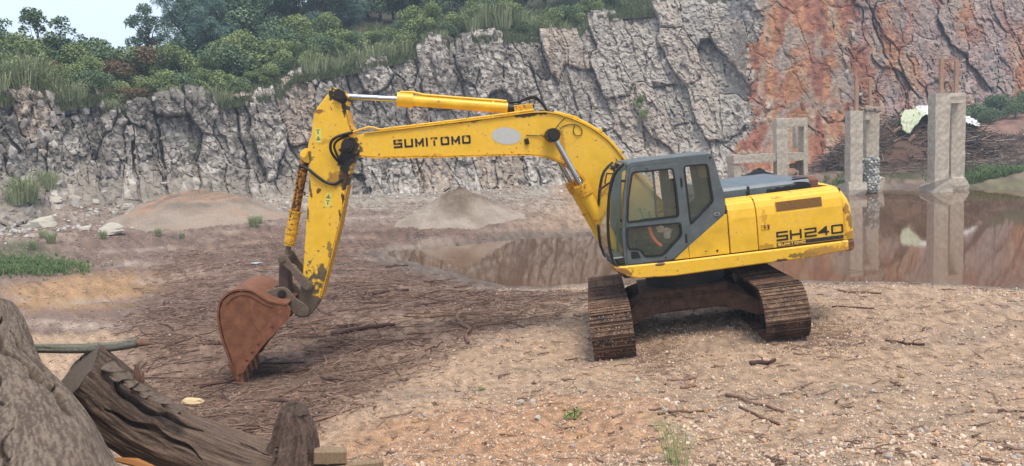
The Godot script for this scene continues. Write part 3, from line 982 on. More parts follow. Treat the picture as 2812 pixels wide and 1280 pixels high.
	var arm_paint := stained("arm_paint", [-6.8, 0.8, -5.2, 4.7], 310, 750, YELLOW, Color(0.23, 0.13, 0.07), 0.6, [
		[-5.45, 4.47, 0.17, 0.16, soot, 0.97], [-5.43, 4.28, 0.05, 0.16, soot, 0.9], [-5.50, 3.56, 0.17, 0.16, soot, 0.93], [-5.54, 3.33, 0.12, 0.24, soot, 0.95], [-5.58, 3.12, 0.09, 0.20, soot, 0.9], [-5.70, 3.12, 0.16, 0.14, Color(0.45, 0.27, 0.08), 0.5],
		[-5.66, 2.74, 0.025, 0.14, Color(0.2, 0.11, 0.06), 0.9], [-5.75, 2.5, 0.02, 0.12, Color(0.2, 0.11, 0.06), 0.7], [-6.18, 3.05, 0.03, 0.25, Color(0.27, 0.15, 0.07), 0.8], [-6.05, 2.95, 0.05, 0.05, Color(0.27, 0.15, 0.07), 0.8], [-6.28, 2.6, 0.03, 0.2, Color(0.27, 0.15, 0.07), 0.6], [-6.5, 0.95, 0.55, 0.60, bare, 0.97], [-6.17, 1.5, 0.09, 0.25, bare, 0.85], [-6.0, 1.9, 0.05, 0.32, bare, 0.6], [-5.9, 4.25, 0.12, 0.04, Color(0.4, 0.24, 0.09), 0.7], [-6.14, 3.5, 0.08, 0.12, soot, 0.6], [-5.75, 3.75, 0.25, 0.05, Color(0.66, 0.44, 0.1), 0.4]])
	var arm_poly := v2([-5.66, 4.52, -5.65, 4.575, -5.58, 4.61, -5.47, 4.59, -5.38, 4.53, -5.34, 4.44, -5.38, 4.31, -5.41, 4.20, -5.38, 3.98, -5.34, 3.80, -5.30, 3.64, -5.33, 3.50, -5.45, 3.28, -5.57, 2.98, -5.80, 2.30, -6.28, 1.14, -6.38, 0.97, -6.48, 0.87, -6.58, 0.83, -6.68, 0.86, -6.71, 0.95, -6.67, 1.08, -6.60, 1.25, -6.56, 1.41, -6.51, 1.56, -6.33, 2.40, -6.17, 3.12, -6.12, 3.47, -6.13, 3.62, -6.10, 3.73, -6.03, 3.87, -5.94, 4.20, -5.90, 4.28])
	st = begin()
	prism(st, arm_poly, -0.36, 0.09, 0.012)
	var arm := part("arm", done(st), arm_paint, ex)
	st = begin()
	strip(st, v2([-5.40, 4.22, -5.38, 3.98, -5.33, 3.84]), -0.38, 0.115, 0.015)
	part("edge_plate", done(st), worn, arm)
	st = begin()
	strip(st, v2([-5.565, 2.98, -5.795, 2.30, -6.275, 1.14]), -0.38, 0.112, 0.014)
	part("edge_plate", done(st), worn, arm)
	st = begin()
	for z in [-0.28, -0.02]: prism(st, rounded([Vector2(-6.06, 3.66), Vector2(-6.20, 3.68), Vector2(-6.29, 3.58), Vector2(-6.24, 3.46), Vector2(-6.10, 3.40)], 0.05), z - 0.025, z + 0.025, 0.006)
	pin(st, -6.205, 3.57, -0.33, 0.035, 0.045)
	part("cylinder_bracket", done(st), yellow, arm)
	st = begin()
	pin(st, -5.47, 4.46, -0.42, 0.15, 0.10)
	pin(st, -5.47, 4.46, 0.15, 0.175, 0.06)
	part("top_pin", done(st), grease, arm)
	st = begin()
	pin(st, -6.44, 1.38, -0.46, 0.19, 0.075)
	pin(st, -6.44, 1.38, 0.19, 0.215, 0.05, 6)
	pin(st, -6.60, 0.95, -0.46, 0.18, 0.085)
	pin(st, -6.60, 0.95, 0.18, 0.215, 0.055)
	part("lower_pin", done(st), steel, arm)
	var label_paint := plain("label_yellow", Color(0.82, 0.80, 0.42), 0.5)
	var ink := plain("ink", Color(0.09, 0.08, 0.07), 0.6)
	for L in [[-5.915, 3.86, 0.10, 0.235, -0.08], [-5.905, 2.78, 0.09, 0.23, -0.24]]:
		var tr := Transform3D(Basis(Vector3(0, 0, 1), L[4]), Vector3(L[0], L[1], 0))
		st = begin()
		box(st, Vector3(-L[2] / 2, -L[3] / 2, 0.0905), Vector3(L[2] / 2, L[3] / 2, 0.0935), 0.0, tr)
		var lb := part("warning_label", done(st), label_paint, arm)
		st = begin()
		var up := 0.05 if L[1] < 3.0 else -0.055
		for s in 3:
			var a := Vector2(0, 0.04).rotated(TAU * s / 3.0)
			var b := Vector2(0, 0.04).rotated(TAU * (s + 1) / 3.0)
			var mid := (a + b) / 2
			box(st, Vector3(-a.distance_to(b) / 2, -0.0035, 0.0937), Vector3(a.distance_to(b) / 2, 0.0035, 0.0950), 0.0, tr * Transform3D(Basis(Vector3(0, 0, 1), (b - a).angle()), Vector3(mid.x, up + mid.y, 0)))
		part("warning_symbol", done(st), ink, lb)
		st = begin()
		box(st, Vector3(-0.006, up - 0.012, 0.0937), Vector3(0.006, up + 0.018, 0.0950), 0.0, tr)
		box(st, Vector3(-0.02, up - 0.014, 0.0937), Vector3(0.014, up - 0.006, 0.0950), 0.0, tr)
		part("warning_symbol", done(st), ink, lb)
		st = begin()
		box(st, Vector3(-0.008, -up - 0.03, 0.0937), Vector3(0.008, -up + 0.02, 0.0950), 0.0, tr)
		part("warning_symbol", done(st), ink, lb)
		st = begin()
		box(st, Vector3(-0.03, -up + 0.03, 0.0937), Vector3(0.03, -up + 0.042, 0.0950), 0.0, tr)
		part("warning_symbol", done(st), ink, lb)
	st = begin()
	hose(st, [Vector3(-5.33, 3.845, 0.2), Vector3(-5.52, 3.815, 0.24), Vector3(-5.66, 3.76, 0.25), Vector3(-5.72, 3.66, 0.23), Vector3(-5.71, 3.53, 0.2), Vector3(-5.63, 3.38, 0.13)], 0.024)
	hose(st, [Vector3(-5.40, 3.80, 0.2), Vector3(-5.57, 3.75, 0.22), Vector3(-5.66, 3.66, 0.21), Vector3(-5.64, 3.5, 0.17), Vector3(-5.58, 3.36, 0.12)], 0.02)
	hose(st, [Vector3(-6.30, 3.40, 0.05), Vector3(-6.16, 3.33, 0.11), Vector3(-6.02, 3.19, 0.13), Vector3(-5.88, 3.07, 0.13), Vector3(-5.74, 3.035, 0.12), Vector3(-5.62, 3.10, 0.10)], 0.026)
	part("hose", done(st), black, arm)

	# ---- hydraulic cylinders
	st = begin()
	rod(st, Vector3(-2.72, 3.965, -0.13), Vector3(-4.40, 4.285, -0.13), 0.092)
	var cyl := part("arm_cylinder", done(st), yellow, ex)
	st = begin()
	rod(st, Vector3(-4.30, 4.267, -0.13), Vector3(-4.56, 4.317, -0.13), 0.122)
	rod(st, Vector3(-2.95, 4.009, -0.13), Vector3(-2.985, 4.016, -0.13), 0.108)
	hose(st, [Vector3(-4.5, 4.425, -0.1), Vector3(-4.28, 4.40, -0.1), Vector3(-4.12, 4.345, -0.1), Vector3(-3.2, 4.165, -0.1), Vector3(-2.9, 4.115, -0.1), Vector3(-2.72, 4.075, -0.1)], 0.022)
	part("cylinder_head", done(st), yellow, cyl)
	st = begin()
	rod(st, Vector3(-2.74, 3.969, -0.13), Vector3(-2.46, 3.92, -0.13), 0.085, 0.07)
	part("rod_eye", done(st), grease, cyl)
	st = begin()
	rod(st, Vector3(-4.55, 4.315, -0.13), Vector3(-5.42, 4.463, -0.13), 0.05)
	part("piston_rod", done(st), chrome, cyl)
	for z in [0.42, -0.68]:
		var lo := Vector3(-1.16, 1.32, z)
		var hi := Vector3(-2.06, 3.42, z)
		st = begin()
		rod(st, lo, lo.lerp(hi, 0.575), 0.105)
		var bc := part("boom_cylinder", done(st), yellow, ex)
		st = begin()
		rod(st, lo.lerp(hi, 0.50), lo.lerp(hi, 0.585), 0.128)
		for k in 8:
			var ax := (hi - lo).normalized()
			var off := Basis(ax, TAU * k / 8.0) * ax.cross(Vector3(0, 0, 1)).normalized() * 0.105
			rod(st, lo.lerp(hi, 0.585) + off, lo.lerp(hi, 0.594) + off, 0.014, 0.014, 6)
		part("cylinder_head", done(st), worn, bc)
		st = begin()
		rod(st, lo.lerp(hi, 0.30), lo.lerp(hi, 0.315), 0.118)
		part("collar", done(st), worn, bc)
		st = begin()
		rod(st, lo.lerp(hi, 0.58), hi, 0.047)
		part("piston_rod", done(st), chrome, bc)
	var top := Vector3(-6.205, 3.57, -0.13)
	var bot := Vector3(-6.78, 1.88, -0.13)
	st = begin()
	rod(st, top.lerp(bot, 0.05), top.lerp(bot, 0.6), 0.078)
	hose(st, [top.lerp(bot, 0.1) + Vector3(-0.06, 0, 0.07), top.lerp(bot, 0.3) + Vector3(-0.05, 0, 0.08), top.lerp(bot, 0.6) + Vector3(-0.05, 0, 0.08)], 0.016)
	var kc := part("bucket_cylinder", done(st), chipped("peeling", Color(0.72, 0.5, 0.12), Color(0.24, 0.12, 0.075), 0.46, 0.8, 297, 0.6), ex)
	st = begin()
	rod(st, top.lerp(bot, 0.55), top.lerp(bot, 0.86), 0.097)
	rod(st, top.lerp(bot, 0.545), top.lerp(bot, 0.56), 0.112)
	rod(st, top.lerp(bot, 0.74), top.lerp(bot, 0.765), 0.107)
	rod(st, top.lerp(bot, 0.86), top.lerp(bot, 0.885), 0.085)
	part("cylinder_head", done(st), worn, kc)
	st = begin()
	rod(st, top.lerp(bot, 0.88), bot, 0.045)
	part("piston_rod", done(st), steel, kc)
	# ---- bucket links
	st = begin()
	for z in [0.135, -0.405]:
		var n := Vector2(0.34, -0.50).normalized().orthogonal()
		var a := Vector2(-6.78, 1.88)
		var b := Vector2(-6.44, 1.38)
		var poly := PackedVector2Array()
		for k in 9: poly.append(a + (Vector2(-0.34, 0.50).normalized()).rotated(lerpf(-PI / 2, PI / 2, k / 8.0)) * 0.085)
		poly.append(a.lerp(b, 0.35) - n.rotated(0) * 0.045 * signf(n.dot(poly[8] - a)) * -1.0)
		for k in 9: poly.append(b + (Vector2(0.34, -0.50).normalized()).rotated(lerpf(-PI / 2, PI / 2, k / 8.0)) * 0.085)
		poly.append(a.lerp(b, 0.35) + n * 0.045 * signf(n.dot(poly[8] - a)) * -1.0)
		prism(st, poly, z - 0.025, z + 0.025, 0.008)
	pin(st, -6.78, 1.88, -0.47, 0.175, 0.05)
	pin(st, -6.78, 1.88, 0.175, 0.2, 0.04, 6)
	part("idler_link", done(st), steel, ex)
	st = begin()
	prism(st, rounded([Vector2(-6.86, 1.93), Vector2(-6.70, 1.93), Vector2(-6.755, 1.62), Vector2(-6.79, 1.26), Vector2(-6.96, 1.26), Vector2(-6.925, 1.62)], 0.05), -0.29, 0.03, 0.02)
	part("bucket_link", done(st), textured("link", mottle("link", Color(0.27, 0.2, 0.17), Color(0.38, 0.3, 0.26), 299, 0.02, 0.1, 0.4), 1.0, 0.7), ex)

	# ---- bucket
	var side := v2([-7.61, 1.465, -7.76, 1.365, -7.835, 1.21, -7.855, 0.99, -7.835, 0.68, -7.785, 0.42, -7.765, 0.26, -7.73, 0.10, -7.60, 0.16, -7.54, 0.24, -7.21, 0.57, -6.74, 0.945, -6.70, 1.08, -6.72, 1.14, -6.84, 1.195, -6.99, 1.215, -7.10, 1.285, -7.27, 1.43, -7.43, 1.48])
	st = begin()
	strip(st, curve_line([-6.74, 1.16, -6.99, 1.23, -7.10, 1.30, -7.27, 1.445, -7.43, 1.495, -7.61, 1.48, -7.765, 1.38, -7.845, 1.21, -7.87, 0.99, -7.85, 0.68, -7.80, 0.42, -7.775, 0.26, -7.74, 0.08], 30), -0.75, 0.49, -0.03)
	var bucket := part("bucket", done(st), red_rust, ex)
	for z in [[0.44, 0.475], [-0.735, -0.70]]:
		st = begin()
		prism(st, side, z[0], z[1], 0.004)
		part("side_plate", done(st), red_rust, bucket)
	st = begin()
	plate(st, v2([-7.73, 0.10, -7.60, 0.14, -7.54, 0.23, -7.21, 0.56, -6.74, 0.935, -6.70, 1.08, -6.82, 1.15, -7.05, 0.93, -7.40, 0.58, -7.72, 0.30]), [_disc(-7.03, 0.82, 0.022), _disc(-7.30, 0.56, 0.022), _disc(-7.42, 0.44, 0.022), _disc(-7.53, 0.32, 0.022)], 0.476, 0.494)
	part("side_cutter", done(st), textured("cutter", mottle("cutter", Color(0.38, 0.215, 0.14), Color(0.55, 0.36, 0.25), 305, 0.012, 0.1, 0.4, 1.4), 0.9, 0.8), bucket)
	st = begin()
	strip(st, curve_line([-6.97, 1.17, -7.10, 1.235, -7.28, 1.38, -7.43, 1.435, -7.58, 1.41, -7.70, 1.32], 14), 0.476, 0.49, 0.012)
	part("weld_rib", done(st), red_rust, bucket)
	st = begin()
	strip(st, curve_line([-7.36, 1.30, -7.35, 1.05, -7.30, 0.85, -7.2, 0.72], 10), 0.476, 0.484, 0.012)
	part("weld_rib", done(st), red_rust, bucket)
	for p in [[-7.03, 0.82], [-7.30, 0.56]]:
		st = begin()
		pin(st, p[0] + 0.02, p[1] - 0.02, -0.70, -0.675, 0.03, 8)
		part("bolt", done(st), plain("pale_bolt", Color(0.7, 0.7, 0.66), 0.5), bucket)
	st = begin()
	strip(st, v2([-7.86, 0.30, -7.73, 0.02]), -0.75, 0.49, 0.045)
	part("lip_plate", done(st), red_rust, bucket)
	for k in 5:
		var z := 0.40 - 0.268 * k
		st = begin()
		var tooth := [[Vector2(-7.83, 0.24), Vector2(-7.70, 0.24), 0.075], [Vector2(-7.80, 0.06), Vector2(-7.665, 0.08), 0.06], [Vector2(-7.755, -0.05), Vector2(-7.655, -0.05), 0.05], [Vector2(-7.705, -0.145), Vector2(-7.675, -0.145), 0.04]]
		for i in 3:
			var a: Array = tooth[i]
			var b: Array = tooth[i + 1]
			var c := []
			for e in [a, b]:
				for q in [[e[0], 1], [e[1], 1], [e[1], -1], [e[0], -1]]: c.append(Vector3(q[0].x, q[0].y, z + q[1] * e[2]))
			for q in 4: quad(st, c[q], c[(q + 1) % 4], c[4 + (q + 1) % 4], c[4 + q])
			if i == 2: quad(st, c[4], c[5], c[6], c[7])
		part("tooth", done(st), textured("tooth", mottle("tooth", Color(0.42, 0.25, 0.16), Color(0.6, 0.42, 0.28), 307, 0.03, 0.1, 0.5), 2.0, 0.75), bucket)
	var ear := rounded([Vector2(-7.22, 1.36), Vector2(-7.02, 1.40), Vector2(-6.93, 1.42), Vector2(-6.83, 1.415), Vector2(-6.75, 1.34), Vector2(-6.66, 1.18), Vector2(-6.545, 1.09), Vector2(-6.475, 0.99), Vector2(-6.50, 0.88), Vector2(-6.60, 0.84), Vector2(-6.70, 0.89), Vector2(-6.78, 1.0), Vector2(-6.95, 1.15), Vector2(-7.1, 1.27)], 0.05)
	for z in [0.125, -0.395]:
		st = begin()
		prism(st, ear, z - 0.028, z + 0.028, 0.008)
		part("ear_plate", done(st), steel, bucket)
	st = begin()
	pin(st, -6.88, 1.30, -0.46, 0.175, 0.07)
	pin(st, -6.88, 1.30, 0.175, 0.20, 0.045, 6)
	part("link_pin", done(st), grease, bucket)

	build_house(ex, yellow, worn, rust, grease, black, grey, cloth, glass, dusty)
	build_undercarriage(ex, rust, grease)
func _disc(x: float, y: float, r: float) -> PackedVector2Array:
	var out := PackedVector2Array()
	for k in 10: out.append(Vector2(x, y) + Vector2.from_angle(TAU * k / 10.0) * r)
	return out

func build_house(ex: Node3D, yellow: Material, worn: Material, rust: Material, grease: Material, black: Material, grey: Material, cloth: Material, glass: Material, dusty: Material) -> void:
	var st: SurfaceTool
	var along_x := Transform3D(Basis(Vector3(0, 0, 1), Vector3(0, 1, 0), Vector3(1, 0, 0)), Vector3.ZERO)   # section in (z, y), run in x
	var plan := Transform3D(Basis(Vector3(1, 0, 0), Vector3(0, 0, 1), Vector3(0, 1, 0)), Vector3.ZERO)      # outline in (x, z), run in y
	# deck and its painted edge
	st = begin()
	prism(st, v2([-1.1, -1.3, 2.3, -1.3, 2.3, 1.34, -1.3, 1.34, -1.3, 0.4, -1.1, 0.35]), 1.06, 1.22, 0.02, plan)
	var deck := part("deck", done(st), grease, ex)
	st = begin()
	prism(st, v2([-1.44, 1.272, -1.425, 1.20, -1.24, 1.105, -1.10, 1.055, -0.52, 1.02, 0.83, 1.035, 1.75, 1.035, 2.05, 1.065, 2.325, 1.075, 2.33, 1.235, 1.2, 1.237, -0.5, 1.25, -1.20, 1.272]), 1.10, 1.425, 0.018)
	part("deck_skirt", done(st), stained("skirt_paint", [-1.5, 0.98, 2.4, 1.3], 760, 64, Color(0.91, 0.72, 0.17), Color(0.45, 0.28, 0.1), 0.6, [[-1.38, 1.2, 0.18, 0.1, Color(0.45, 0.3, 0.16), 0.8], [1.5, 1.10, 0.25, 0.05, Color(0.33, 0.28, 0.12), 0.7], [1.9, 1.12, 0.4, 0.07, Color(0.62, 0.46, 0.2), 0.8], [1.25, 1.05, 0.12, 0.03, Color(0.2, 0.14, 0.08), 0.8], [2.2, 1.1, 0.15, 0.1, Color(0.7, 0.5, 0.2), 0.7], [-0.7, 1.24, 0.08, 0.03, Color(0.25, 0.13, 0.07), 0.8]]), deck)
	# body panels, one section run along x
	var sec := v2([1.05, 1.27, 1.40, 1.265, 1.41, 1.55, 1.408, 1.80, 1.385, 1.93, 1.345, 2.02, 1.28, 2.075, 1.20, 2.095, 1.05, 2.10])
	var panel_paint := stained("panel_paint", [0.3, 1.2, 2.6, 2.2], 560, 240, Color(0.91, 0.72, 0.17), Color(0.5, 0.3, 0.1), 0.72, [[1.0, 1.3, 0.15, 0.05, Color(0.6, 0.4, 0.1), 0.6], [1.25, 2.04, 0.12, 0.02, Color(0.55, 0.35, 0.1), 0.7], [1.0, 1.75, 0.04, 0.12, Color(0.72, 0.5, 0.12), 0.5], [2.4, 1.5, 0.06, 0.16, Color(0.4, 0.27, 0.09), 0.7], [2.35, 1.75, 0.04, 0.08, Color(0.4, 0.27, 0.09), 0.6], [2.38, 1.32, 0.09, 0.09, Color(0.45, 0.33, 0.12), 0.6]])
	st = begin()
	prism(st, sec, 0.425, 0.868, 0.008, along_x)
	part("body_panel", done(st), panel_paint, ex)
	st = begin()
	prism(st, sec, 0.882, 2.272, 0.008, along_x)
	var door := part("engine_door", done(st), panel_paint, ex)
	st = begin()
	box(st, Vector3(0.40, 1.21, -1.34), Vector3(2.30, 2.06, 1.30))
	part("engine_bay", done(st), grease, ex)
	# perforated grille: a plate of round holes on a dark backing
	st = begin()
	prism(st, v2([1.405, 1.83, 1.409, 1.83, 1.3895, 1.98, 1.380, 1.98]), 1.20, 1.945, 0.0, along_x)
	var grille := part("vent_grille", done(st), textured("grille", mottle("grille", Color(0.50, 0.35, 0.14), Color(0.64, 0.46, 0.2), 321, 0.05, 0.2, 0.5), 3.0, 0.7), door)
	st = begin()
	for r in 8:
		for c in 42:
			var x := 1.215 + 0.0172 * c + (0.0086 if r % 2 else 0.0)
			var t := (r + 0.5) / 8.0
			var p := Vector3(x, lerpf(1.835, 1.975, t), lerpf(1.4095, 1.3908, t))
			var ring: Array = []
			for k in 6: ring.append(p + Vector3(cos(TAU * k / 6) * 0.0062, sin(TAU * k / 6) * 0.0066, 0.0006 - sin(TAU * k / 6) * 0.0009))
			for k in range(1, 5): tri(st, ring[0], ring[k], ring[k + 1])
	var holes := part("vent_holes", done(st), plain("hole_dark", Color(0.12, 0.08, 0.05), 0.9), grille.get_parent())
	holes.set_meta("kind", "stuff")
	st = begin()
	box(st, Vector3(0.935, 1.57, 1.408), Vector3(1.075, 1.65, 1.419), 0.004)
	part("door_latch", done(st), worn, door)
	st = begin()
	rod(st, Vector3(0.99, 1.61, 1.418), Vector3(0.99, 1.61, 1.428), 0.016, 0.016, 10)
	box(st, Vector3(1.035, 1.575, 1.4192), Vector3(1.065, 1.645, 1.4212))
	part("latch_button", done(st), plain("brown_metal", Color(0.35, 0.22, 0.12), 0.6), door)
	var ink := chipped("model_ink", Color(0.13, 0.085, 0.07), Color(0.8, 0.57, 0.12), 0.84, 1.4, 331, 0.5, 0.05)
	block_text("SH", Vector3(1.17, 1.362, 1.4075), 0.15, 0.19, 0.03, 0.03, 0.0, ink, door)
	block_text("240", Vector3(1.63, 1.365, 1.4075), 0.145, 0.195, 0.022, 0.028, 0.0, ink, door)
	st = begin()
	box(st, Vector3(1.17, 1.275, 1.400), Vector3(2.26, 1.335, 1.4075))
	part("model_band", done(st), chipped("band_ink", Color(0.12, 0.115, 0.14), Color(0.33, 0.27, 0.17), 0.68, 0.8, 335, 0.5), door)
	block_text("SUMITOMO", Vector3(1.185, 1.284, 1.4078), 0.042, 0.052, 0.0105, 0.0105, 0.0, plain("letter_yellow", Color(0.93, 0.75, 0.32), 0.5), door, 0.002)
	# counterweight with a rusty lower rim
	var cw := PackedVector2Array([Vector2(2.285, -1.36), Vector2(2.285, 1.36), Vector2(2.33, 1.395), Vector2(2.385, 1.392), Vector2(2.43, 1.37), Vector2(2.465, 1.32), Vector2(2.51, 1.22), Vector2(2.60, 1.0), Vector2(2.68, 0.75), Vector2(2.74, 0.4), Vector2(2.76, 0.0), Vector2(2.74, -0.4), Vector2(2.68, -0.75), Vector2(2.6, -1.0), Vector2(2.46, -1.32), Vector2(2.38, -1.38)])
	st = begin()
	var hgt := [[1.245, 0.0], [1.55, 0.005], [1.75, 0.02], [1.88, 0.05], [1.98, 0.10], [2.04, 0.16], [2.075, 0.24], [2.09, 0.36]]
	st.set_smooth_group(2)
	for r in hgt.size():
		for i in cw.size():
			var q := func(rr: int, ii: int) -> Vector3:
				var p: Vector2 = cw[ii % cw.size()]
				var s: float = hgt[rr][1]
				return Vector3(maxf(2.285, p.x - s * clampf((p.x - 2.285) / 0.1, 0, 1)), hgt[rr][0], p.y - s * 0.75 * clampf(p.y, -1, 1))
			if r < hgt.size() - 1: quad(st, q.call(r, i), q.call(r, i + 1), q.call(r + 1, i + 1), q.call(r + 1, i))
			elif i > 0 and i < cw.size() - 1: tri(st, q.call(r, 0), q.call(r, i), q.call(r, i + 1))
	part("counterweight", done(st), panel_paint, ex)
	st = begin()
	prism(st, grown(cw, 0.006), 1.055, 1.24, 0.03, plan)
	part("counterweight_base", done(st), stained("base_rust", [2.2, 1.0, 2.9, 1.3], 160, 80, Color(0.36, 0.22, 0.15), Color(0.55, 0.36, 0.22), 0.3, []), ex)
	# dark engine cover and its torn film, the rusty exhaust box behind
	st = begin()
	prism(st, v2([0.96, 2.06, 0.965, 2.20, 0.93, 2.245, 0.86, 2.26, -0.9, 2.26, -0.95, 2.06]), 0.44, 0.945, 0.012, along_x)
	prism(st, v2([0.955, 2.06, 0.96, 2.195, 0.92, 2.24, 0.85, 2.255, -0.9, 2.255, -0.95, 2.06]), 0.955, 1.98, 0.012, along_x)
	var hood := part("engine_cover", done(st), textured("hood_grey", mottle("hood_grey", Color(0.29, 0.335, 0.375), Color(0.38, 0.425, 0.46), 341, 0.01, 0.06, 0.3, 1.4), 0.8, 0.4), ex)
	st = begin()
	prism(st, v2([1.24, 2.08, 1.255, 2.15, 1.32, 2.155, 1.33, 2.145, 1.39, 2.145, 1.40, 2.165, 1.46, 2.17, 1.47, 2.155, 1.53, 2.155, 1.545, 2.17, 1.64, 2.175, 1.65, 2.16, 1.70, 2.165, 1.76, 2.185, 1.72, 2.205, 1.70, 2.215, 1.80, 2.215, 1.88, 2.205, 1.93, 2.19, 1.985, 2.15, 1.985, 2.08]), 0.955, 0.966)
	prism(st, v2([1.70, 0.90, 1.98, 0.90, 1.98, 0.40, 1.86, 0.55, 1.88, 0.7, 1.78, 0.8]), 2.2555, 2.263, 0.0, plan)
	part("torn_film", done(st), plain("torn_black", Color(0.06, 0.065, 0.08), 0.5), hood)
	st = begin()
	box(st, Vector3(0.925, 2.10, 0.955), Vector3(0.965, 2.235, 0.975), 0.004)
	box(st, Vector3(0.905, 2.13, 0.966), Vector3(0.935, 2.17, 0.982), 0.004)
	part("cover_latch", done(st), grease, hood)
	st = begin()
	prism(st, v2([0.90, 2.06, 0.90, 2.21, 0.84, 2.255, 0.2, 2.255, 0.2, 2.06]), 1.99, 2.15, 0.02, along_x)
	part("exhaust_box", done(st), textured("exhaust", mottle("exhaust", Color(0.37, 0.23, 0.18), Color(0.52, 0.36, 0.29), 345, 0.02, 0.1, 0.5), 1.5, 0.85), ex)
	build_cab(ex, yellow, rust, grease, black, grey, cloth, glass, dusty)

func build_cab(ex: Node3D, yellow: Material, rust: Material, grease: Material, black: Material, grey: Material, cloth: Material, glass: Material, dusty: Material) -> void:
	var st: SurfaceTool
	var outer := rounded([Vector2(-1.27, 1.27), Vector2(-1.265, 1.80), Vector2(-1.185, 2.38), Vector2(-1.075, 2.86), Vector2(-0.6, 2.868), Vector2(0.265, 2.855), Vector2(0.36, 2.33), Vector2(0.405, 2.19), Vector2(0.39, 1.905), Vector2(-0.50, 1.27)], 0.07, 4)
	var opening := rounded([Vector2(-1.235, 1.29), Vector2(-1.215, 1.80), Vector2(-1.135, 2.37), Vector2(-1.05, 2.80), Vector2(-0.285, 2.795), Vector2(-0.28, 2.46), Vector2(-0.245, 1.50), Vector2(-0.50, 1.29)], 0.05, 4)
	var w_up := rounded([Vector2(-1.175, 1.95), Vector2(-1.125, 2.32), Vector2(-1.025, 2.715), Vector2(-0.385, 2.70), Vector2(-0.36, 2.4), Vector2(-0.355, 1.95)], 0.045, 4)
	var w_low := rounded([Vector2(-1.195, 1.87), Vector2(-0.335, 1.845), Vector2(-0.335, 1.65), Vector2(-0.66, 1.365), Vector2(-0.945, 1.375), Vector2(-1.01, 1.50), Vector2(-1.205, 1.53)], 0.05, 4)
	var w_rear := rounded([Vector2(-0.205, 2.715), Vector2(0.165, 2.705), Vector2(0.215, 2.12), Vector2(-0.18, 1.79)], 0.045, 4)
	st = begin()
	plate(st, outer, [grown(opening, 0.004), w_rear], 1.33, 1.395)
	var cab := part("cab", done(st), grey, ex)
	# the far side, roof, back and floor
	st = begin()
	plate(st, outer, [rounded([Vector2(-1.1, 1.75), Vector2(-0.98, 2.7), Vector2(-0.36, 2.7), Vector2(-0.33, 1.75)], 0.05), w_rear], 0.42, 0.46)
	part("side_wall", done(st), grey, cab)
	st = begin()
	var roof := PackedVector2Array([Vector2(1.30, 2.80), Vector2(1.36, 2.80), Vector2(1.394, 2.82), Vector2(1.385, 2.85), Vector2(1.34, 2.875), Vector2(1.24, 2.885), Vector2(0.55, 2.885), Vector2(0.46, 2.87), Vector2(0.425, 2.83), Vector2(0.43, 2.80)])
	prism(st, roof, -1.10, 0.24, 0.03, Transform3D(Basis(Vector3(0, 0, 1), Vector3(0, 1, 0), Vector3(1, 0, 0)), Vector3.ZERO))
	part("roof", done(st), grey, cab)
	st = begin()
	strip(st, v2([0.235, 2.86, 0.275, 2.80, 0.35, 2.33, 0.395, 2.19, 0.385, 1.9, 0.385, 1.27]), 0.43, 1.335, -0.03)
	part("back_wall", done(st), grey, cab)
	st = begin()
	box(st, Vector3(-1.38, 1.235, 0.44), Vector3(0.36, 1.29, 1.34))
	box(st, Vector3(0.02, 1.29, 0.48), Vector3(0.34, 1.85, 1.30), 0.02)
	part("floor", done(st), grease, cab)
	st = begin()
	box(st, Vector3(-1.2, 1.295, 0.465), Vector3(0.33, 1.74, 0.475))
	part("inner_shade_panel", done(st), plain("cab_shade", Color(0.09, 0.08, 0.075), 0.9), cab)  # black panel added so the lower cab interior reads as shaded
	st = begin()
	box(st, Vector3(0.30, 1.86, 0.48), Vector3(0.33, 2.55, 1.32))
	part("rear_shade_panel", done(st), plain("cab_shade", Color(0.09, 0.08, 0.075), 0.9), cab)  # second added black panel, painting the shade at the cab's rear
	# windscreen with dark pillars, curving down to the toe board
	var front := curve_line([-1.12, 2.86, -1.27, 2.74, -1.345, 2.58, -1.41, 2.31, -1.465, 1.89, -1.465, 1.5, -1.40, 1.30], 16)
	st = begin()
	strip(st, front, 0.50, 1.30, 0.006)
	part("windscreen", done(st), glass, cab)
	for z in [1.305, 0.47]:
		st = begin()
		var pts: Array = []
		var rad: Array = []
		for p in front:
			pts.append(Vector3(p.x, p.y, z))
			rad.append(0.024)
		st.set_smooth_group(1)
		tube(st, pts, rad, 8)
		part("windscreen_pillar", done(st), black, cab)
	st = begin()
	var near_front := curve_line([-1.115, 2.85, -1.235, 2.735, -1.31, 2.58, -1.378, 2.31, -1.432, 1.89, -1.435, 1.5, -1.38, 1.30], 16)
	for i in 16:
		var a := near_front[i]
		var b := near_front[i + 1]
		quad(st, Vector3(a.x, a.y, 1.31), Vector3(b.x, b.y, 1.31), Vector3(maxf(b.x + 0.15, -1.27), b.y, 1.36), Vector3(maxf(a.x + 0.15, -1.27), a.y, 1.36))
	part("corner_glass", done(st), dusty, cab)
	st = begin()
	prism(st, rounded([Vector2(-1.45, 1.42), Vector2(-1.25, 1.42), Vector2(-1.25, 1.275), Vector2(-1.40, 1.275)], 0.03), 0.45, 1.37, 0.02)
	part("toe_board", done(st), grey, cab)
	# door with seals and two panes
	st = begin()
	plate(st, opening, [w_up, w_low], 1.345, 1.408)
	var door := part("door", done(st), grey, cab)
	for w in [w_up, w_low]:
		st = begin()
		plate(st, grown(w, 0.010), [grown(w, -0.016)], 1.409, 1.416)
		part("window_seal", done(st), black, door)
	st = begin()
	prism(st, w_up, 1.375, 1.380)
	part("window_pane", done(st), glass, door)
	st = begin()
	prism(st, v2([-1.16, 1.96, -1.11, 2.32, -1.02, 2.70, -0.69, 2.69, -0.69, 1.96]), 1.362, 1.366)
	part("sliding_pane", done(st), dusty, door)
	st = begin()
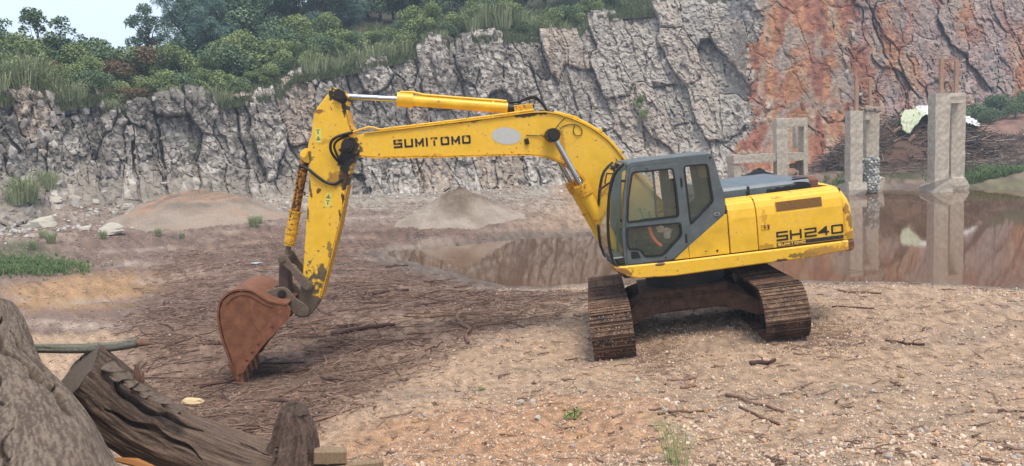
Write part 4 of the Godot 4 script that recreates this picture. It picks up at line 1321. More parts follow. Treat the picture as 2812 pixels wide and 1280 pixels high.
	prism(st, w_low, 1.375, 1.380)
	part("lower_pane", done(st), glass, door)
	st = begin()
	box(st, Vector3(-0.705, 1.96, 1.366), Vector3(-0.675, 2.69, 1.392), 0.004)
	part("pane_bar", done(st), plain("bar_grey", Color(0.30, 0.33, 0.32), 0.5), door)
	st = begin()
	prism(st, rounded([Vector2(-1.165, 1.485), Vector2(-1.055, 1.478), Vector2(-1.01, 1.375), Vector2(-1.16, 1.372)], 0.02), 1.408, 1.414)
	var rec := part("door_handle", done(st), black, door)
	for p in [[-0.62, 1.325, 0.014], [-0.79, 2.745, 0.012], [0.22, 2.80, 0.016]]:
		st = begin()
		rod(st, Vector3(p[0], p[1], 1.39), Vector3(p[0], p[1], 1.414), p[2], p[2], 8)
		part("screw", done(st), black, cab)
	for y in [2.40, 1.52]:
		st = begin()
		box(st, Vector3(-0.285, y, 1.395), Vector3(-0.255, y + 0.14, 1.42), 0.006)
		part("hinge", done(st), black, cab)
	st = begin()
	plate(st, grown(w_rear, 0.010), [grown(w_rear, -0.016)], 1.396, 1.402)
	part("window_seal", done(st), black, cab)
	st = begin()
	prism(st, w_rear, 1.36, 1.365)
	part("rear_side_pane", done(st), glass, cab)
	st = begin()
	plate(st, rounded([Vector2(0.205, 1.885), Vector2(0.295, 1.885), Vector2(0.295, 1.935), Vector2(0.205, 1.935)], 0.025), [rounded([Vector2(0.222, 1.897), Vector2(0.278, 1.897), Vector2(0.278, 1.923), Vector2(0.222, 1.923)], 0.012)], 1.395, 1.412)
	part("lock_plate", done(st), plain("zinc", Color(0.62, 0.63, 0.62), 0.4, 0.6), cab)
	# yellow panels below the cab side
	st = begin()
	prism(st, v2([-0.485, 1.272, -0.245, 1.455, -0.245, 1.268]), 1.34, 1.394, 0.004)
	part("lower_panel", done(st), yellow, cab)
	st = begin()
	prism(st, v2([-0.237, 1.461, 0.388, 1.893, 0.41, 1.88, 0.405, 1.262, -0.237, 1.268]), 1.34, 1.394, 0.004)
	part("lower_panel", done(st), yellow, cab)
	st = begin()
	rod(st, Vector3(0.21, 1.33, 1.39), Vector3(0.21, 1.33, 1.402), 0.018, 0.018, 10)
	part("lock", done(st), black, cab)
	# seat, levers and the clutter in the footwell
	st = begin()
	prism(st, rounded([Vector2(-0.75, 1.60), Vector2(-0.25, 1.58), Vector2(-0.25, 1.75), Vector2(-0.74, 1.78)], 0.06), 0.66, 1.16, 0.03)
	prism(st, rounded([Vector2(-0.40, 1.72), Vector2(-0.24, 1.70), Vector2(-0.14, 2.28), Vector2(-0.30, 2.31)], 0.06), 0.68, 1.14, 0.04)
	prism(st, rounded([Vector2(-0.36, 2.30), Vector2(-0.24, 2.30), Vector2(-0.20, 2.50), Vector2(-0.31, 2.51)], 0.05), 0.76, 1.06, 0.04)
	box(st, Vector3(-0.62, 1.29, 0.7), Vector3(-0.28, 1.6, 1.12), 0.02)
	part("seat", done(st), cloth, cab)
	st = begin()
	for z in [0.6, 1.2]:
		if z > 1.0:
			part("armrest", done(st), grease, cab)
			st = begin()
		prism(st, rounded([Vector2(-0.80, 1.55), Vector2(-0.35, 1.50), Vector2(-0.35, 1.86), Vector2(-0.78, 1.90)], 0.05), z - 0.05, z + 0.05, 0.015)
		rod(st, Vector3(-0.72, 1.88, z), Vector3(-0.78, 2.06, z), 0.014, 0.02, 8)
	rod(st, Vector3(-0.28, 2.10, 1.2), Vector3(-0.62, 2.02, 1.2), 0.016)
	part("armrest", done(st), grease, cab)
	for z in [0.8, 0.98]:
		st = begin()
		rod(st, Vector3(-1.05, 1.29, z), Vector3(-0.98, 1.75, z), 0.015)
		part("travel_lever", done(st), grease, cab)
	st = begin()
	prism(st, rounded([Vector2(-1.22, 1.3), Vector2(-1.0, 1.3), Vector2(-1.02, 1.8), Vector2(-1.12, 1.95), Vector2(-1.18, 1.8)], 0.03), 0.5, 0.62, 0.02)
	part("side_console", done(st), black, cab)
	st = begin()
	hose(st, [Vector3(-0.80, 1.82, 1.26), Vector3(-0.78, 1.70, 1.28), Vector3(-0.72, 1.58, 1.28), Vector3(-0.64, 1.50, 1.27)], 0.024)
	part("orange_strap", done(st), plain("orange", Color(0.85, 0.38, 0.16), 0.6), cab)
	var rag := rock_mesh(711, Vector3(0.16, 0.2, 0.1), 7, 6)
	var ro := part("white_rag", rag, plain("rag", Color(0.66, 0.62, 0.56), 0.9), cab)
	ro.position = Vector3(-0.53, 1.70, 1.27)
	ro = part("white_rag", rag, plain("rag", Color(0.66, 0.62, 0.56), 0.9), cab)
	ro.position = Vector3(-0.63, 1.75, 1.24)
	ro.rotation = Vector3(0.4, 0.2, 1.2)
	# lamps, mirror bracket and hand rail at the front
	st = begin()
	rod(st, Vector3(-1.22, 2.70, 1.2), Vector3(-1.40, 2.74, 1.32), 0.012)
	rod(st, Vector3(-1.40, 2.74, 1.32), Vector3(-1.45, 2.60, 1.34), 0.012)
	rod(st, Vector3(-1.45, 2.60, 1.34), Vector3(-1.42, 2.56, 1.34), 0.012)
	part("mirror_bracket", done(st), plain("brown_rail", Color(0.26, 0.14, 0.1), 0.7), cab)
	st = begin()
	rod(st, Vector3(-1.27, 2.63, 1.25), Vector3(-1.53, 2.48, 1.15), 0.016)
	part("hand_rail", done(st), plain("brown_rail", Color(0.26, 0.14, 0.1), 0.7), cab)
	for p in [[-1.27, 2.80, 1.18], [-1.19, 2.83, 1.1]]:
		st = begin()
		box(st, Vector3(-0.035, -0.03, -0.06), Vector3(0.03, 0.035, 0.06), 0.01, Transform3D(Basis(Vector3(0, 0, 1), -0.5), Vector3(p[0], p[1], p[2])))
		rod(st, Vector3(p[0], p[1] - 0.03, p[2]), Vector3(p[0] + 0.05, p[1] - 0.09, p[2]), 0.012, 0.012, 6)
		part("work_lamp", done(st), grease, cab)
	st = begin()
	box(st, Vector3(-1.2, 2.58, 1.36), Vector3(-1.13, 2.62, 1.40), 0.008)
	part("pillar_clip", done(st), grease, cab)

func build_undercarriage(ex: Node3D, rust: Material, grease: Material) -> void:
	var st: SurfaceTool
	var turn := Transform3D(Basis(Vector3.UP, deg_to_rad(-9.5)) * Basis(Vector3.RIGHT, deg_to_rad(-2.6)) * Basis(Vector3(0, 0, 1), deg_to_rad(2.0)), Vector3(-0.02, -0.20, 0))
	var muddy := textured("muddy_steel", mottle("muddy_steel", Color(0.21, 0.15, 0.115), Color(0.48, 0.36, 0.28), 351, 0.012, 0.09, 0.5, 1.8), 0.8, 0.9, bumps("rust_n", 223, 0.06, FastNoiseLite.TYPE_SIMPLEX_SMOOTH, 3.0), 0.6)
	st = begin()
	# arched cross members from track frame to track frame, front and back
	for s in [1.0, -1.0]:
		var rows: Array = []
		for k in [[-1.12, 0.26, 0.50, 1.02], [-0.98, 0.31, 0.60, 0.98], [-0.80, 0.375, 0.655, 0.88], [-0.45, 0.445, 0.685, 0.74], [0.0, 0.46, 0.70, 0.68], [0.45, 0.445, 0.685, 0.74], [0.80, 0.375, 0.655, 0.88], [0.98, 0.31, 0.60, 0.98], [1.12, 0.26, 0.50, 1.02]]:
			rows.append([Vector3(k[0], k[1], s * k[3]), Vector3(k[0], k[2], s * k[3]), Vector3(k[0] * 0.93, k[2] + 0.13, s * (k[3] - 0.34)), Vector3(k[0] * 0.93, k[1] + 0.05, s * (k[3] - 0.40))])
		for i in rows.size() - 1:
			for q in 4: quad(st, turn * rows[i][q], turn * rows[i][(q + 1) % 4], turn * rows[i + 1][(q + 1) % 4], turn * rows[i + 1][q])
	box(st, Vector3(-0.72, 0.42, -0.72), Vector3(0.72, 0.82, 0.72), 0.04, turn)
	var body := part("car_body", done(st), muddy, ex)
	st = begin()
	rod(st, turn * Vector3(0.1, 0.80, 0), turn * Vector3(0.1, 1.07, 0), 0.68, 0.68, 40)
	part("swing_bearing", done(st), grease, body)
	# flange line on the front member
	st = begin()
	var line: Array = []
	for k in [[-1.1, 0.52, 1.03], [-0.8, 0.665, 0.895], [-0.45, 0.695, 0.755], [0.45, 0.695, 0.755], [0.8, 0.665, 0.895], [1.1, 0.52, 1.03]]: line.append(turn * Vector3(k[0], k[1], k[2]))
	tube(st, line, [0.018, 0.018, 0.018, 0.018, 0.018, 0.018], 4)
	part("flange", done(st), muddy, body)
	# shoe: plate with three bars, bolt heads and chain link behind
	st = begin()
	box(st, Vector3(-0.325, -0.010, -0.094), Vector3(0.325, 0.010, 0.094), 0.003)
	for z in [-0.078, -0.008, 0.062]:
		prism(st, v2([-0.325, 0.009, 0.325, 0.009, 0.325, 0.034 if z != -0.008 else 0.028, -0.325, 0.034 if z != -0.008 else 0.028]), z - 0.008, z + 0.010, 0.003)
	for x in [-0.075, 0.075]:
		for z in [-0.043, 0.028]: box(st, Vector3(x - 0.016, 0.009, z - 0.014), Vector3(x + 0.016, 0.019, z + 0.014), 0.002)
	box(st, Vector3(-0.11, -0.085, -0.092), Vector3(-0.06, -0.011, 0.092), 0.006)
	box(st, Vector3(0.06, -0.085, -0.092), Vector3(0.11, -0.011, 0.092), 0.006)
	var shoe := done(st)
	var shoe_mats: Array = []
	for k in 4:
		shoe_mats.append(textured("shoe_%d" % k, mottle("shoe_%d" % k, [Color(0.20, 0.13, 0.10), Color(0.24, 0.17, 0.13), Color(0.30, 0.22, 0.17), Color(0.17, 0.115, 0.095)][k], [Color(0.50, 0.35, 0.26), Color(0.58, 0.46, 0.36), Color(0.66, 0.55, 0.45), Color(0.42, 0.30, 0.23)][k], 361 + k * 3, 0.015, 0.1, 0.5, 1.7, 256), 1.3, 0.85, bumps("rust_n", 223, 0.06, FastNoiseLite.TYPE_SIMPLEX_SMOOTH, 3.0), 0.4))
	var pebbles: Array = []
	for s in [-1.0, 1.0]:
		st = begin()
		prism(st, rounded([Vector2(-1.31, 0.20), Vector2(1.75, 0.20), Vector2(1.80, 0.45), Vector2(1.55, 0.72), Vector2(-1.15, 0.72), Vector2(-1.36, 0.45)], 0.08), -0.17, 0.17, 0.03, turn * Transform3D(Basis(Vector3(0, 0, 1), Vector3(0, 1, 0), Vector3(1, 0, 0)), Vector3(s * 1.295, 0, 0)))
		var track := part("track", done(st), muddy, ex)
		for z in [1.72, -1.28]:
			st = begin()
			rod(st, turn * Vector3(s * 1.295 - 0.1, 0.45, z), turn * Vector3(s * 1.295 + 0.1, 0.45, z), 0.335, 0.335, 28)
			rod(st, turn * Vector3(s * 1.295 - 0.2, 0.45, z), turn * Vector3(s * 1.295 + 0.2, 0.45, z), 0.11, 0.11, 16)
			part("idler_wheel" if z > 0 else "sprocket", done(st), grease, track)
		for k in 6:
			st = begin()
			rod(st, turn * Vector3(s * 1.295 - 0.22, 0.22, -0.84 + 0.42 * k), turn * Vector3(s * 1.295 + 0.22, 0.22, -0.84 + 0.42 * k), 0.105, 0.105, 14)
			part("roller", done(st), grease, track)
		var r := 0.40
		var straight := 3.0
		var around := 2.0 * straight + TAU * r
		var n := 46
		for k in n:
			var d: float = around * (k + 0.3 + 0.2 * s) / n
			var p: Vector3
			var ang: float
			if d < straight:                       # top run, sags a little
				p = Vector3(0, 0.45 + r - 0.02 * sin(PI * d / straight), -1.28 + d)
				ang = 0.0
			elif d < straight + PI * r:
				var a: float = (d - straight) / r
				p = Vector3(0, 0.45 + r * cos(a), 1.72 + r * sin(a))
				ang = a
			elif d < 2.0 * straight + PI * r:
				p = Vector3(0, 0.45 - r, 1.72 - (d - straight - PI * r))
				ang = PI
			else:
				var a2: float = (d - 2.0 * straight - PI * r) / r + PI
				p = Vector3(0, 0.45 + r * cos(a2), -1.28 + r * sin(a2))
				ang = a2
			p.x = s * 1.295
			var o := part("track_shoe", shoe, shoe_mats[rng.randi_range(0, 3)], track)
			o.transform = turn * Transform3D(Basis(Vector3.RIGHT, ang + rng.randfn() * 0.012), p)
			if ang > -0.2 and ang < 2.3 and p.z > -0.4:
				for q in (75 if s < 0 else 22):
					pebbles.append(o.transform * Transform3D(any_turn().scaled(Vector3.ONE * rng.randf_range(0.008, 0.028)), Vector3(rng.randf_range(-0.31, 0.31), 0.014, rng.randf_range(-0.07, 0.055))))
	var tints := PackedColorArray()
	for k in pebbles.size(): tints.append(Color(0.46, 0.35, 0.26).lerp(Color(0.22, 0.135, 0.09), rng.randf()))
	scatter("caked_gravel", rock_mesh(99, Vector3.ONE, 6, 4), tinted(plain("pebble_on_track", Color(1, 1, 1), 0.9)), pebbles, tints, ex)

# ---------------------------------------------------------------- plants
func leaves(seed_: int, blobs: Array, count: int, size: float, a: Color, b: Color, narrow := 0.55, up := 0.25) -> ArrayMesh:
	var r := RandomNumberGenerator.new()
	r.seed = seed_
	var verts := PackedVector3Array()
	var norms := PackedVector3Array()
	var cols := PackedColorArray()
	var idx := PackedInt32Array()
	verts.resize(count * 4)
	norms.resize(count * 4)
	cols.resize(count * 4)
	idx.resize(count * 6)
	var share: Array = []
	var total := 0.0
	for bl in blobs:
		total += pow(bl[1], 2.0)
		share.append(total)
	var tone: Array = []
	for bl in blobs: tone.append(r.randf())
	for k in count:
		var pick := r.randf() * total
		var n := 0
		while share[n] < pick: n += 1
		var c: Vector3 = blobs[n][0]
		var rad: float = blobs[n][1]
		var dir := Vector3(r.randfn(), r.randfn() * 0.85 + up, r.randfn()).normalized()
		var p := c + dir * rad * (0.45 + 0.6 * sqrt(r.randf())) * Vector3(1.0, 0.8, 1.0)
		var along_v := (dir * 0.5 + Vector3(r.randfn(), r.randfn() * 0.7, r.randfn()) * 0.7).normalized()
		var nor := (dir + Vector3(r.randfn(), r.randfn() + 0.4, r.randfn()) * 0.6).normalized()
		var side := along_v.cross(nor).normalized()
		nor = side.cross(along_v)
		var s := size * r.randf_range(0.6, 1.3)
		verts[k * 4] = p - along_v * s * 0.5
		verts[k * 4 + 1] = p + side * s * 0.5 * narrow
		verts[k * 4 + 2] = p + along_v * s * 0.5
		verts[k * 4 + 3] = p - side * s * 0.5 * narrow
		var col := a.lerp(b, clampf(tone[n] * 0.55 + r.randf() * 0.45, 0, 1))
		for q in 4:
			norms[k * 4 + q] = -nor
			cols[k * 4 + q] = col
		for q in 6: idx[k * 6 + q] = k * 4 + [0, 1, 2, 0, 2, 3][q]
	var arr := []
	arr.resize(Mesh.ARRAY_MAX)
	arr[Mesh.ARRAY_VERTEX] = verts
	arr[Mesh.ARRAY_NORMAL] = norms
	arr[Mesh.ARRAY_COLOR] = cols
	arr[Mesh.ARRAY_INDEX] = idx
	var mesh := ArrayMesh.new()
	mesh.add_surface_from_arrays(Mesh.PRIMITIVE_TRIANGLES, arr)
	return mesh
func blades(seed_: int, count: int, tall: float, spread: float, width: float, a: Color, b: Color, droop := 0.5) -> ArrayMesh:
	var r := RandomNumberGenerator.new()
	r.seed = seed_
	var st := SurfaceTool.new()
	st.begin(Mesh.PRIMITIVE_TRIANGLES)
	st.set_smooth_group(-1)
	for k in count:
		var ang := r.randf() * TAU
		var out := Vector3(cos(ang), 0, sin(ang))
		var root := out * spread * 0.35 * sqrt(r.randf())
		var h := tall * r.randf_range(0.55, 1.1)
		var lean := spread * r.randf_range(0.2, 1.0)
		var side := out.cross(Vector3.UP).rotated(Vector3.UP, r.randfn() * 0.7) * width
		var mid := root + out * lean * 0.35 + Vector3(0, h * 0.65, 0)
		var tip := root + out * lean + Vector3(0, h * (1.0 - droop * r.randf()), 0)
		st.set_color(a.lerp(b, r.randf()))
		for v in [root - side, root + side, mid + side * 0.7, root - side, mid + side * 0.7, mid - side * 0.7, mid - side * 0.7, mid + side * 0.7, tip]: st.add_vertex(v)
	st.generate_normals()
	return st.commit()
func limbs(ends: Array, base_r: float, fork: float, sway: float) -> ArrayMesh:
	var st := begin()
	for i in ends.size():
		var e: Vector3 = ends[i]
		var root := Vector3(0, fork * rng.randf_range(0.5, 1.0), 0) if i > 0 else Vector3(0, -0.3, 0)
		var r0 := base_r * (1.0 if i == 0 else 0.5)
		var mid := root.lerp(e, 0.5) + Vector3(rng.randfn(), rng.randf(), rng.randfn()) * sway
		tube(st, [root, mid, e], [r0, r0 * 0.65, r0 * 0.2], 6)
	return done(st)
var leaf_mat: StandardMaterial3D
var bark_mat: StandardMaterial3D
func plant_kind(called: String, label: String, category: String, group: String, blobs: Array, count: int, size: float, a: Color, b: Color, trunk_r: float, fork: float, narrow := 0.55) -> Node3D:
	var t := Node3D.new()
	t.set_meta("called", called)
	tag(t, label, category, group)
	part("crown", leaves(rng.randi(), blobs, count, size, a, b, narrow), leaf_mat, t)
	var ends: Array = []
	for bl in blobs: ends.append(bl[0])
	part("trunk" if category == "tree" else "stem", limbs(ends, trunk_r, fork, 0.15), bark_mat, t)
	return t
func put(kind: Node3D, where: Vector3, size: float, label := "") -> Node3D:
	var o: Node3D = kind.duplicate()
	o.name = numbered(kind.get_meta("called"))
	o.remove_meta("called")
	add_child(o)
	o.transform = Transform3D(Basis(Vector3.UP, rng.randf() * TAU) * Basis.from_scale(Vector3(size, size * rng.randf_range(0.88, 1.15), size)), where)
	if label: o.set_meta("label", label)
	return o
func ball_blobs(n: int, wide: float, tall: float, r0: float, r1: float, low: float) -> Array:
	var out: Array = []
	for k in n:
		var a := rng.randf() * TAU
		var h := rng.randf()
		var reach := wide * sqrt(rng.randf()) * (1.0 - 0.55 * h * h)
		out.append([Vector3(cos(a) * reach, low + h * tall, sin(a) * reach), rng.randf_range(r0, r1)])
	out[0][0] = Vector3(0, low + tall * 0.9, 0)
	return out
func build_green() -> void:
	rng.seed = 4242
	leaf_mat = tinted(StandardMaterial3D.new())
	leaf_mat.roughness = 0.75
	leaf_mat.backlight_enabled = true
	leaf_mat.backlight = Color(0.10, 0.13, 0.05)
	bark_mat = textured("bark_far", mottle("bark_far", Color(0.20, 0.16, 0.13), Color(0.36, 0.31, 0.27), 401, 0.02, 0.1, 0.5), 1.0, 0.95)
	var bush: Array = []
	for k in 4: bush.append(plant_kind("shrub", "rounded leafy green shrub in the thicket along the cliff rim", "shrub", "green shrubs along the cliff rim", ball_blobs(9, 1.0, 1.2, 0.35, 0.6, 0.3), 3400, 0.12, Color(0.11, 0.16, 0.055), Color(0.30, 0.35, 0.135), 0.05, 0.4))
	var red_bush: Array = []
	for k in 2: red_bush.append(plant_kind("shrub", "shrub with rusty reddish leaves in the thicket above the dark rock", "shrub", "reddish shrubs above the dark rock", ball_blobs(8, 1.2, 0.9, 0.35, 0.6, 0.3), 3200, 0.11, Color(0.10, 0.09, 0.04), Color(0.235, 0.125, 0.07), 0.05, 0.4))
	var dark_bush: Array = []
	for k in 2: dark_bush.append(plant_kind("shrub", "dark green dense shrub in the thicket along the cliff rim", "shrub", "dark shrubs along the cliff rim", ball_blobs(9, 1.1, 1.1, 0.4, 0.65, 0.25), 3400, 0.12, Color(0.065, 0.115, 0.055), Color(0.16, 0.225, 0.105), 0.05, 0.4))
	var sapling: Array = []
	for k in 3: sapling.append(plant_kind("sapling", "slender sapling with loose leaves standing against the pale sky", "tree", "saplings against the sky", ball_blobs(16, 0.9, 2.3, 0.2, 0.4, 0.7), 1500, 0.15, Color(0.05, 0.095, 0.04), Color(0.12, 0.18, 0.075), 0.05, 1.0))
	var broad: Array = []
	for k in 4: broad.append(plant_kind("broadleaf_tree", "tall dark broadleaf tree in the wood behind the cliff rim", "tree", "broadleaf trees of the wood", ball_blobs(20, 2.2, 4.4, 0.6, 1.15, 1.4), 9000, 0.19, Color(0.085, 0.15, 0.09), Color(0.20, 0.275, 0.145), 0.16, 2.0))
	var pine: Array = []
	for k in 2: pine.append(plant_kind("pine_tree", "bluish green pine with dense needle clumps in the wood", "tree", "pines of the wood", ball_blobs(26, 2.2, 5.6, 0.5, 0.85, 1.2), 8000, 0.30, Color(0.065, 0.14, 0.12), Color(0.15, 0.235, 0.19), 0.17, 3.0, 0.16))
	var thin_pine := plant_kind("pine_tree", "airy lone pine whose open branches show the sky between", "tree", "", ball_blobs(22, 1.7, 3.6, 0.3, 0.55, 1.3), 4200, 0.26, Color(0.045, 0.095, 0.06), Color(0.11, 0.17, 0.10), 0.09, 3.0, 0.24)
	# wood behind the rim
	var p: Vector3
	put(thin_pine, hill_point(425, 9.0), 0.98)
	for k in 27:
		var px := 515.0 + k * 45.0 + rng.randfn() * 12.0
		var back := 7.0 + 9.0 * rng.randf() + (4.0 if k % 2 else 0.0)
		p = hill_point(px, back)
		put(pine[k % 2] if px < 960.0 and k % 3 != 1 else broad[k % 4], p - Vector3(0, 0.3, 0), rng.randf_range(0.85, 1.25))
	for k in 8:
		p = hill_point(560.0 + k * 115.0 + rng.randfn() * 15.0, 23.0 + rng.randf() * 5.0)
		put(broad[k % 4], p, rng.randf_range(1.2, 1.5), "tall dark tree at the back of the wood")
	for k in 5: put(sapling[k % 3], hill_point([20.0, 120.0, 175.0, 245.0, 330.0][k], [7.0, 7.5, 6.0, 8.0, 9.0][k]), [1.1, 1.45, 1.3, 1.1, 1.0][k])
	# shrubs: two bands on the left, one along the rim to the right
	for k in 36:
		var px := -110.0 + k * 29.0 + rng.randfn() * 9.0
		var kind: Node3D = bush[k % 4]
		if (px > 250.0 and px < 460.0 and k % 2 == 0) or (px > 70.0 and px < 170.0 and k % 2 == 0): kind = red_bush[k % 2]
		elif k % 3 == 1: kind = dark_bush[k % 2]
		put(kind, hill_point(px, 4.2 + rng.randf() * 2.6) - Vector3(0, 0.15, 0), rng.randf_range(1.15, 1.75)).set_meta("label", "%s shrub standing tall in the back row of the thicket on the cliff" % _kind_word(kind))
	for k in 30:
		var px := -90.0 + k * 33.0 + rng.randfn() * 9.0
		var kind: Node3D = bush[(k + 1) % 4] if k % 4 != 2 else dark_bush[k % 2]
		if px > 280.0 and px < 440.0 and k % 2 == 0: kind = red_bush[k % 2]
		put(kind, hill_point(px, 1.6 + rng.randf() * 1.4) - Vector3(0, 0.2, 0), rng.randf_range(0.8, 1.15)).set_meta("label", "%s shrub rooted low at the very edge of the cliff" % _kind_word(kind))
	for k in 22:
		var px := 890.0 + k * 37.0 + rng.randfn() * 9.0
		put(bush[k % 4] if k % 3 else dark_bush[k % 2], hill_point(px, 1.6 + rng.randf() * 3.2) - Vector3(0, 0.15, 0), rng.randf_range(0.9, 1.4))
	# grass clumps on the rim and down the face
	var tall_grass: Array = []
	for k in 3: tall_grass.append(blades(900 + k, 150, 1.5, 1.0, 0.022, Color(0.17, 0.22, 0.10), Color(0.42, 0.44, 0.26)))
	var rim_grass := [-20, 1.2, 1.5, 15, 2.4, 1.6, 40, 2.0, 1.6, 60, 1.4, 1.5, 75, 2.2, 1.7, 95, 1.6, 1.5, 110, 2.2, 1.6, 130, 1.4, 1.4, 150, 0.9, 1.3, 180, 0.3, 1.2, 205, 0.4, 1.25, 300, 0.2, 0.8, 455, 0.6, 0.8, 490, 0.5, 0.9, 520, 0.7, 0.8, 560, 0.1, 1.0, 590, 0.2, 1.1, 620, 0.5, 0.9, 850, 0.6, 1.3, 885, 0.9, 1.3, 920, 0.6, 1.1, 955, 1.0, 1.3, 990, 0.6, 1.2, 1030, 0.9, 1.4, 1070, 0.8, 1.3, 1110, 0.9, 1.2, 1210, 0.8, 1.0, 1300, 2.2, 1.6, 1340, 2.8, 1.8, 1380, 2.4, 1.7, 1420, 2.8, 1.6, 1460, 1.6, 1.4, 1500, 1.4, 1.3, 1550, 1.2, 1.2, 1640, 0.8, 0.8]
	for k in range(0, rim_grass.size(), 3):
		var o := whole("grass_clump", tall_grass[(k / 3) % 3], leaf_mat, "clump of long pale grass on the cliff rim", "grass", hill_point(rim_grass[k], rim_grass[k + 1]) + Vector3(0, 0.05, 0), "grass clumps on the cliff rim")
		o.rotation.y = rng.randf() * TAU
		o.scale = Vector3.ONE * rim_grass[k + 2]
	# shrubs by the far bank at right, on the ledge and on the face
	for q in [[2620, 310, 66, 1.2], [2680, 305, 68, 1.35], [2750, 300, 69, 1.25], [2810, 295, 70, 1.3], [2560, 300, 64, 0.9], [2720, 322, 66, 0.8], [2790, 318, 67, 0.8]]:
		var w := at_depth(q[0], q[1], q[2])
		w.y = ground_y(w.x, w.z) - 0.1
		put(dark_bush[int(q[0]) % 2], w, q[3], "dark green shrub at the foot of the red cliff beyond the brush pile").set_meta("group", "shrubs at the foot of the red cliff")
	for q in [[1760, 300, 0.55], [1772, 330, 0.5], [700, 420, 0.35]]:
		var w := face_at(q[0], q[1])
		put(bush[int(q[0]) % 4], w, q[2], "small green shrub clinging to the bare grey rock face").set_meta("group", "shrubs clinging to the rock face")
	for q in [[60, 555, 1.15], [75, 560, 1.0], [130, 520, 0.9], [40, 565, 0.8], [525, 420, 0.5]]:
		var w := face_at(q[0], q[1])
		var o := whole("grass_clump", tall_grass[int(q[0]) % 3], leaf_mat, "clump of long grass growing low on the dark rock wall", "grass", w, "grass low on the rock wall")
		o.scale = Vector3.ONE * q[2]
	# weeds on the flat
	for q in [[697, 622, 0.45], [712, 616, 0.35], [436, 652, 0.3], [285, 668, 0.3], [140, 665, 0.4], [120, 672, 0.3], [90, 690, 0.3], [500, 655, 0.25]]:
		var o := whole("grass_clump", tall_grass[int(q[0]) % 3], leaf_mat, "short tuft of greyish grass on the pale ground below the rock wall", "grass", on_ground(q[0], q[1]), "tufts below the rock wall")
		o.scale = Vector3.ONE * q[2]
	var weed := blades(930, 11, 0.34, 0.20, 0.0035, Color(0.16, 0.24, 0.07), Color(0.32, 0.36, 0.16), 0.3)
	for q in [[1850, 1275, 1.5], [1872, 1285, 1.5]]:
		var o := whole("grass_clump", weed, leaf_mat, "thin upright green grass stems sprouting from the pale gravel", "grass", on_ground(q[0], q[1]), "grass stems in the pale gravel")
		o.scale = Vector3.ONE * q[2]
	var sprig := Node3D.new()
	sprig.set_meta("called", "weed")
	tag(sprig, "small bright green leafy weed alone on the pale gravel", "weed")
	part("foliage", leaves(77, [[Vector3(0, 0.05, 0), 0.07], [Vector3(0.06, 0.04, 0.02), 0.05], [Vector3(-0.05, 0.04, 0.03), 0.05], [Vector3(-0.02, 0.10, -0.02), 0.04]], 130, 0.035, Color(0.10, 0.19, 0.045), Color(0.24, 0.34, 0.09)), leaf_mat, sprig)
	part("stem", limbs([Vector3(0, 0.12, 0), Vector3(0.06, 0.24, 0.0), Vector3(-0.05, 0.06, 0.03)], 0.006, 0.03, 0.01), bark_mat, sprig)
	put(sprig, on_ground(1578, 1150), 1.15)
	put(sprig, on_ground(1322, 1072), 0.55, "tiny pale green weed on the gravel beside the litter of sticks")
	# low green cover: nobody could count it
	var rough_grass := blades(955, 14, 0.55, 0.45, 0.02, Color(0.11, 0.15, 0.065), Color(0.28, 0.30, 0.16))
	var on_hill: Array = []
	for k in 8200:
		on_hill.append(Transform3D(Basis(Vector3.UP, rng.randf() * TAU).scaled(Vector3.ONE * rng.randf_range(0.6, 1.6)), hill_point(rng.randf_range(-150.0, 1800.0), 0.1 + 13.0 * pow(rng.randf(), 2.3)) - Vector3(0, 0.05, 0)))
	tag(scatter("hillside_grass", rough_grass, leaf_mat, on_hill, PackedColorArray(), self), "rough grass covering the hillside above the cliff", "grass")
	var turf := blades(950, 9, 0.16, 0.16, 0.010, Color(0.085, 0.14, 0.045), Color(0.21, 0.28, 0.11))
	var spots: Array = []
	for k in 1500:
		var q := on_ground(40.0 + rng.randfn() * 80.0, 735.0 + rng.randfn() * 11.0)
		spots.append(Transform3D(Basis(Vector3.UP, rng.randf() * TAU).scaled(Vector3.ONE * rng.randf_range(0.6, 1.4)), q))
	tag(scatter("ground_cover", turf, leaf_mat, spots, PackedColorArray(), self), "low bright green weeds spreading on the bare ground by the rock wall", "weeds")
	spots = []
	for k in 1700:
		var q := at_depth(2720.0 + rng.randfn() * 60.0, 460, 43.5 + absf(rng.randfn()) * 2.2)
		if k % 4 == 0: q = at_depth(2270.0 + rng.randfn() * 40.0, 460, 46.5 + absf(rng.randfn()) * 2.0)
		q.y = ground_y(q.x, q.z)
		if q.y > WATER + 0.05: spots.append(Transform3D(Basis(Vector3.UP, rng.randf() * TAU).scaled(Vector3.ONE * rng.randf_range(0.9, 2.4)), q))
	tag(scatter("bank_grass", turf, leaf_mat, spots, PackedColorArray(), self), "bright green grass on the far bank beside the concrete frames", "grass")
	for kd in bush + red_bush + dark_bush + sapling + broad + pine + [thin_pine, sprig]: kd.free()
func _kind_word(kind: Node3D) -> String:
	var l: String = kind.get_meta("label")
	return "rusty reddish" if l.contains("reddish") else ("dense dark green" if l.contains("dark") else "light green leafy")
func face_at(px: float, py: float) -> Vector3:
	var c := int((px - CL0) / (CL1 - CL0) * (CCOLS - 1))
	var want := ray(px, py)
	var best := 0
	var gap := 1e9
	for r in CROWS:
		var v := cliff_pts[r * CCOLS + c] - EYE
		var g := absf(v.y / -v.z - want.y / -want.z)
		if g < gap:
			gap = g
			best = r
	return cliff_pts[best * CCOLS + c]

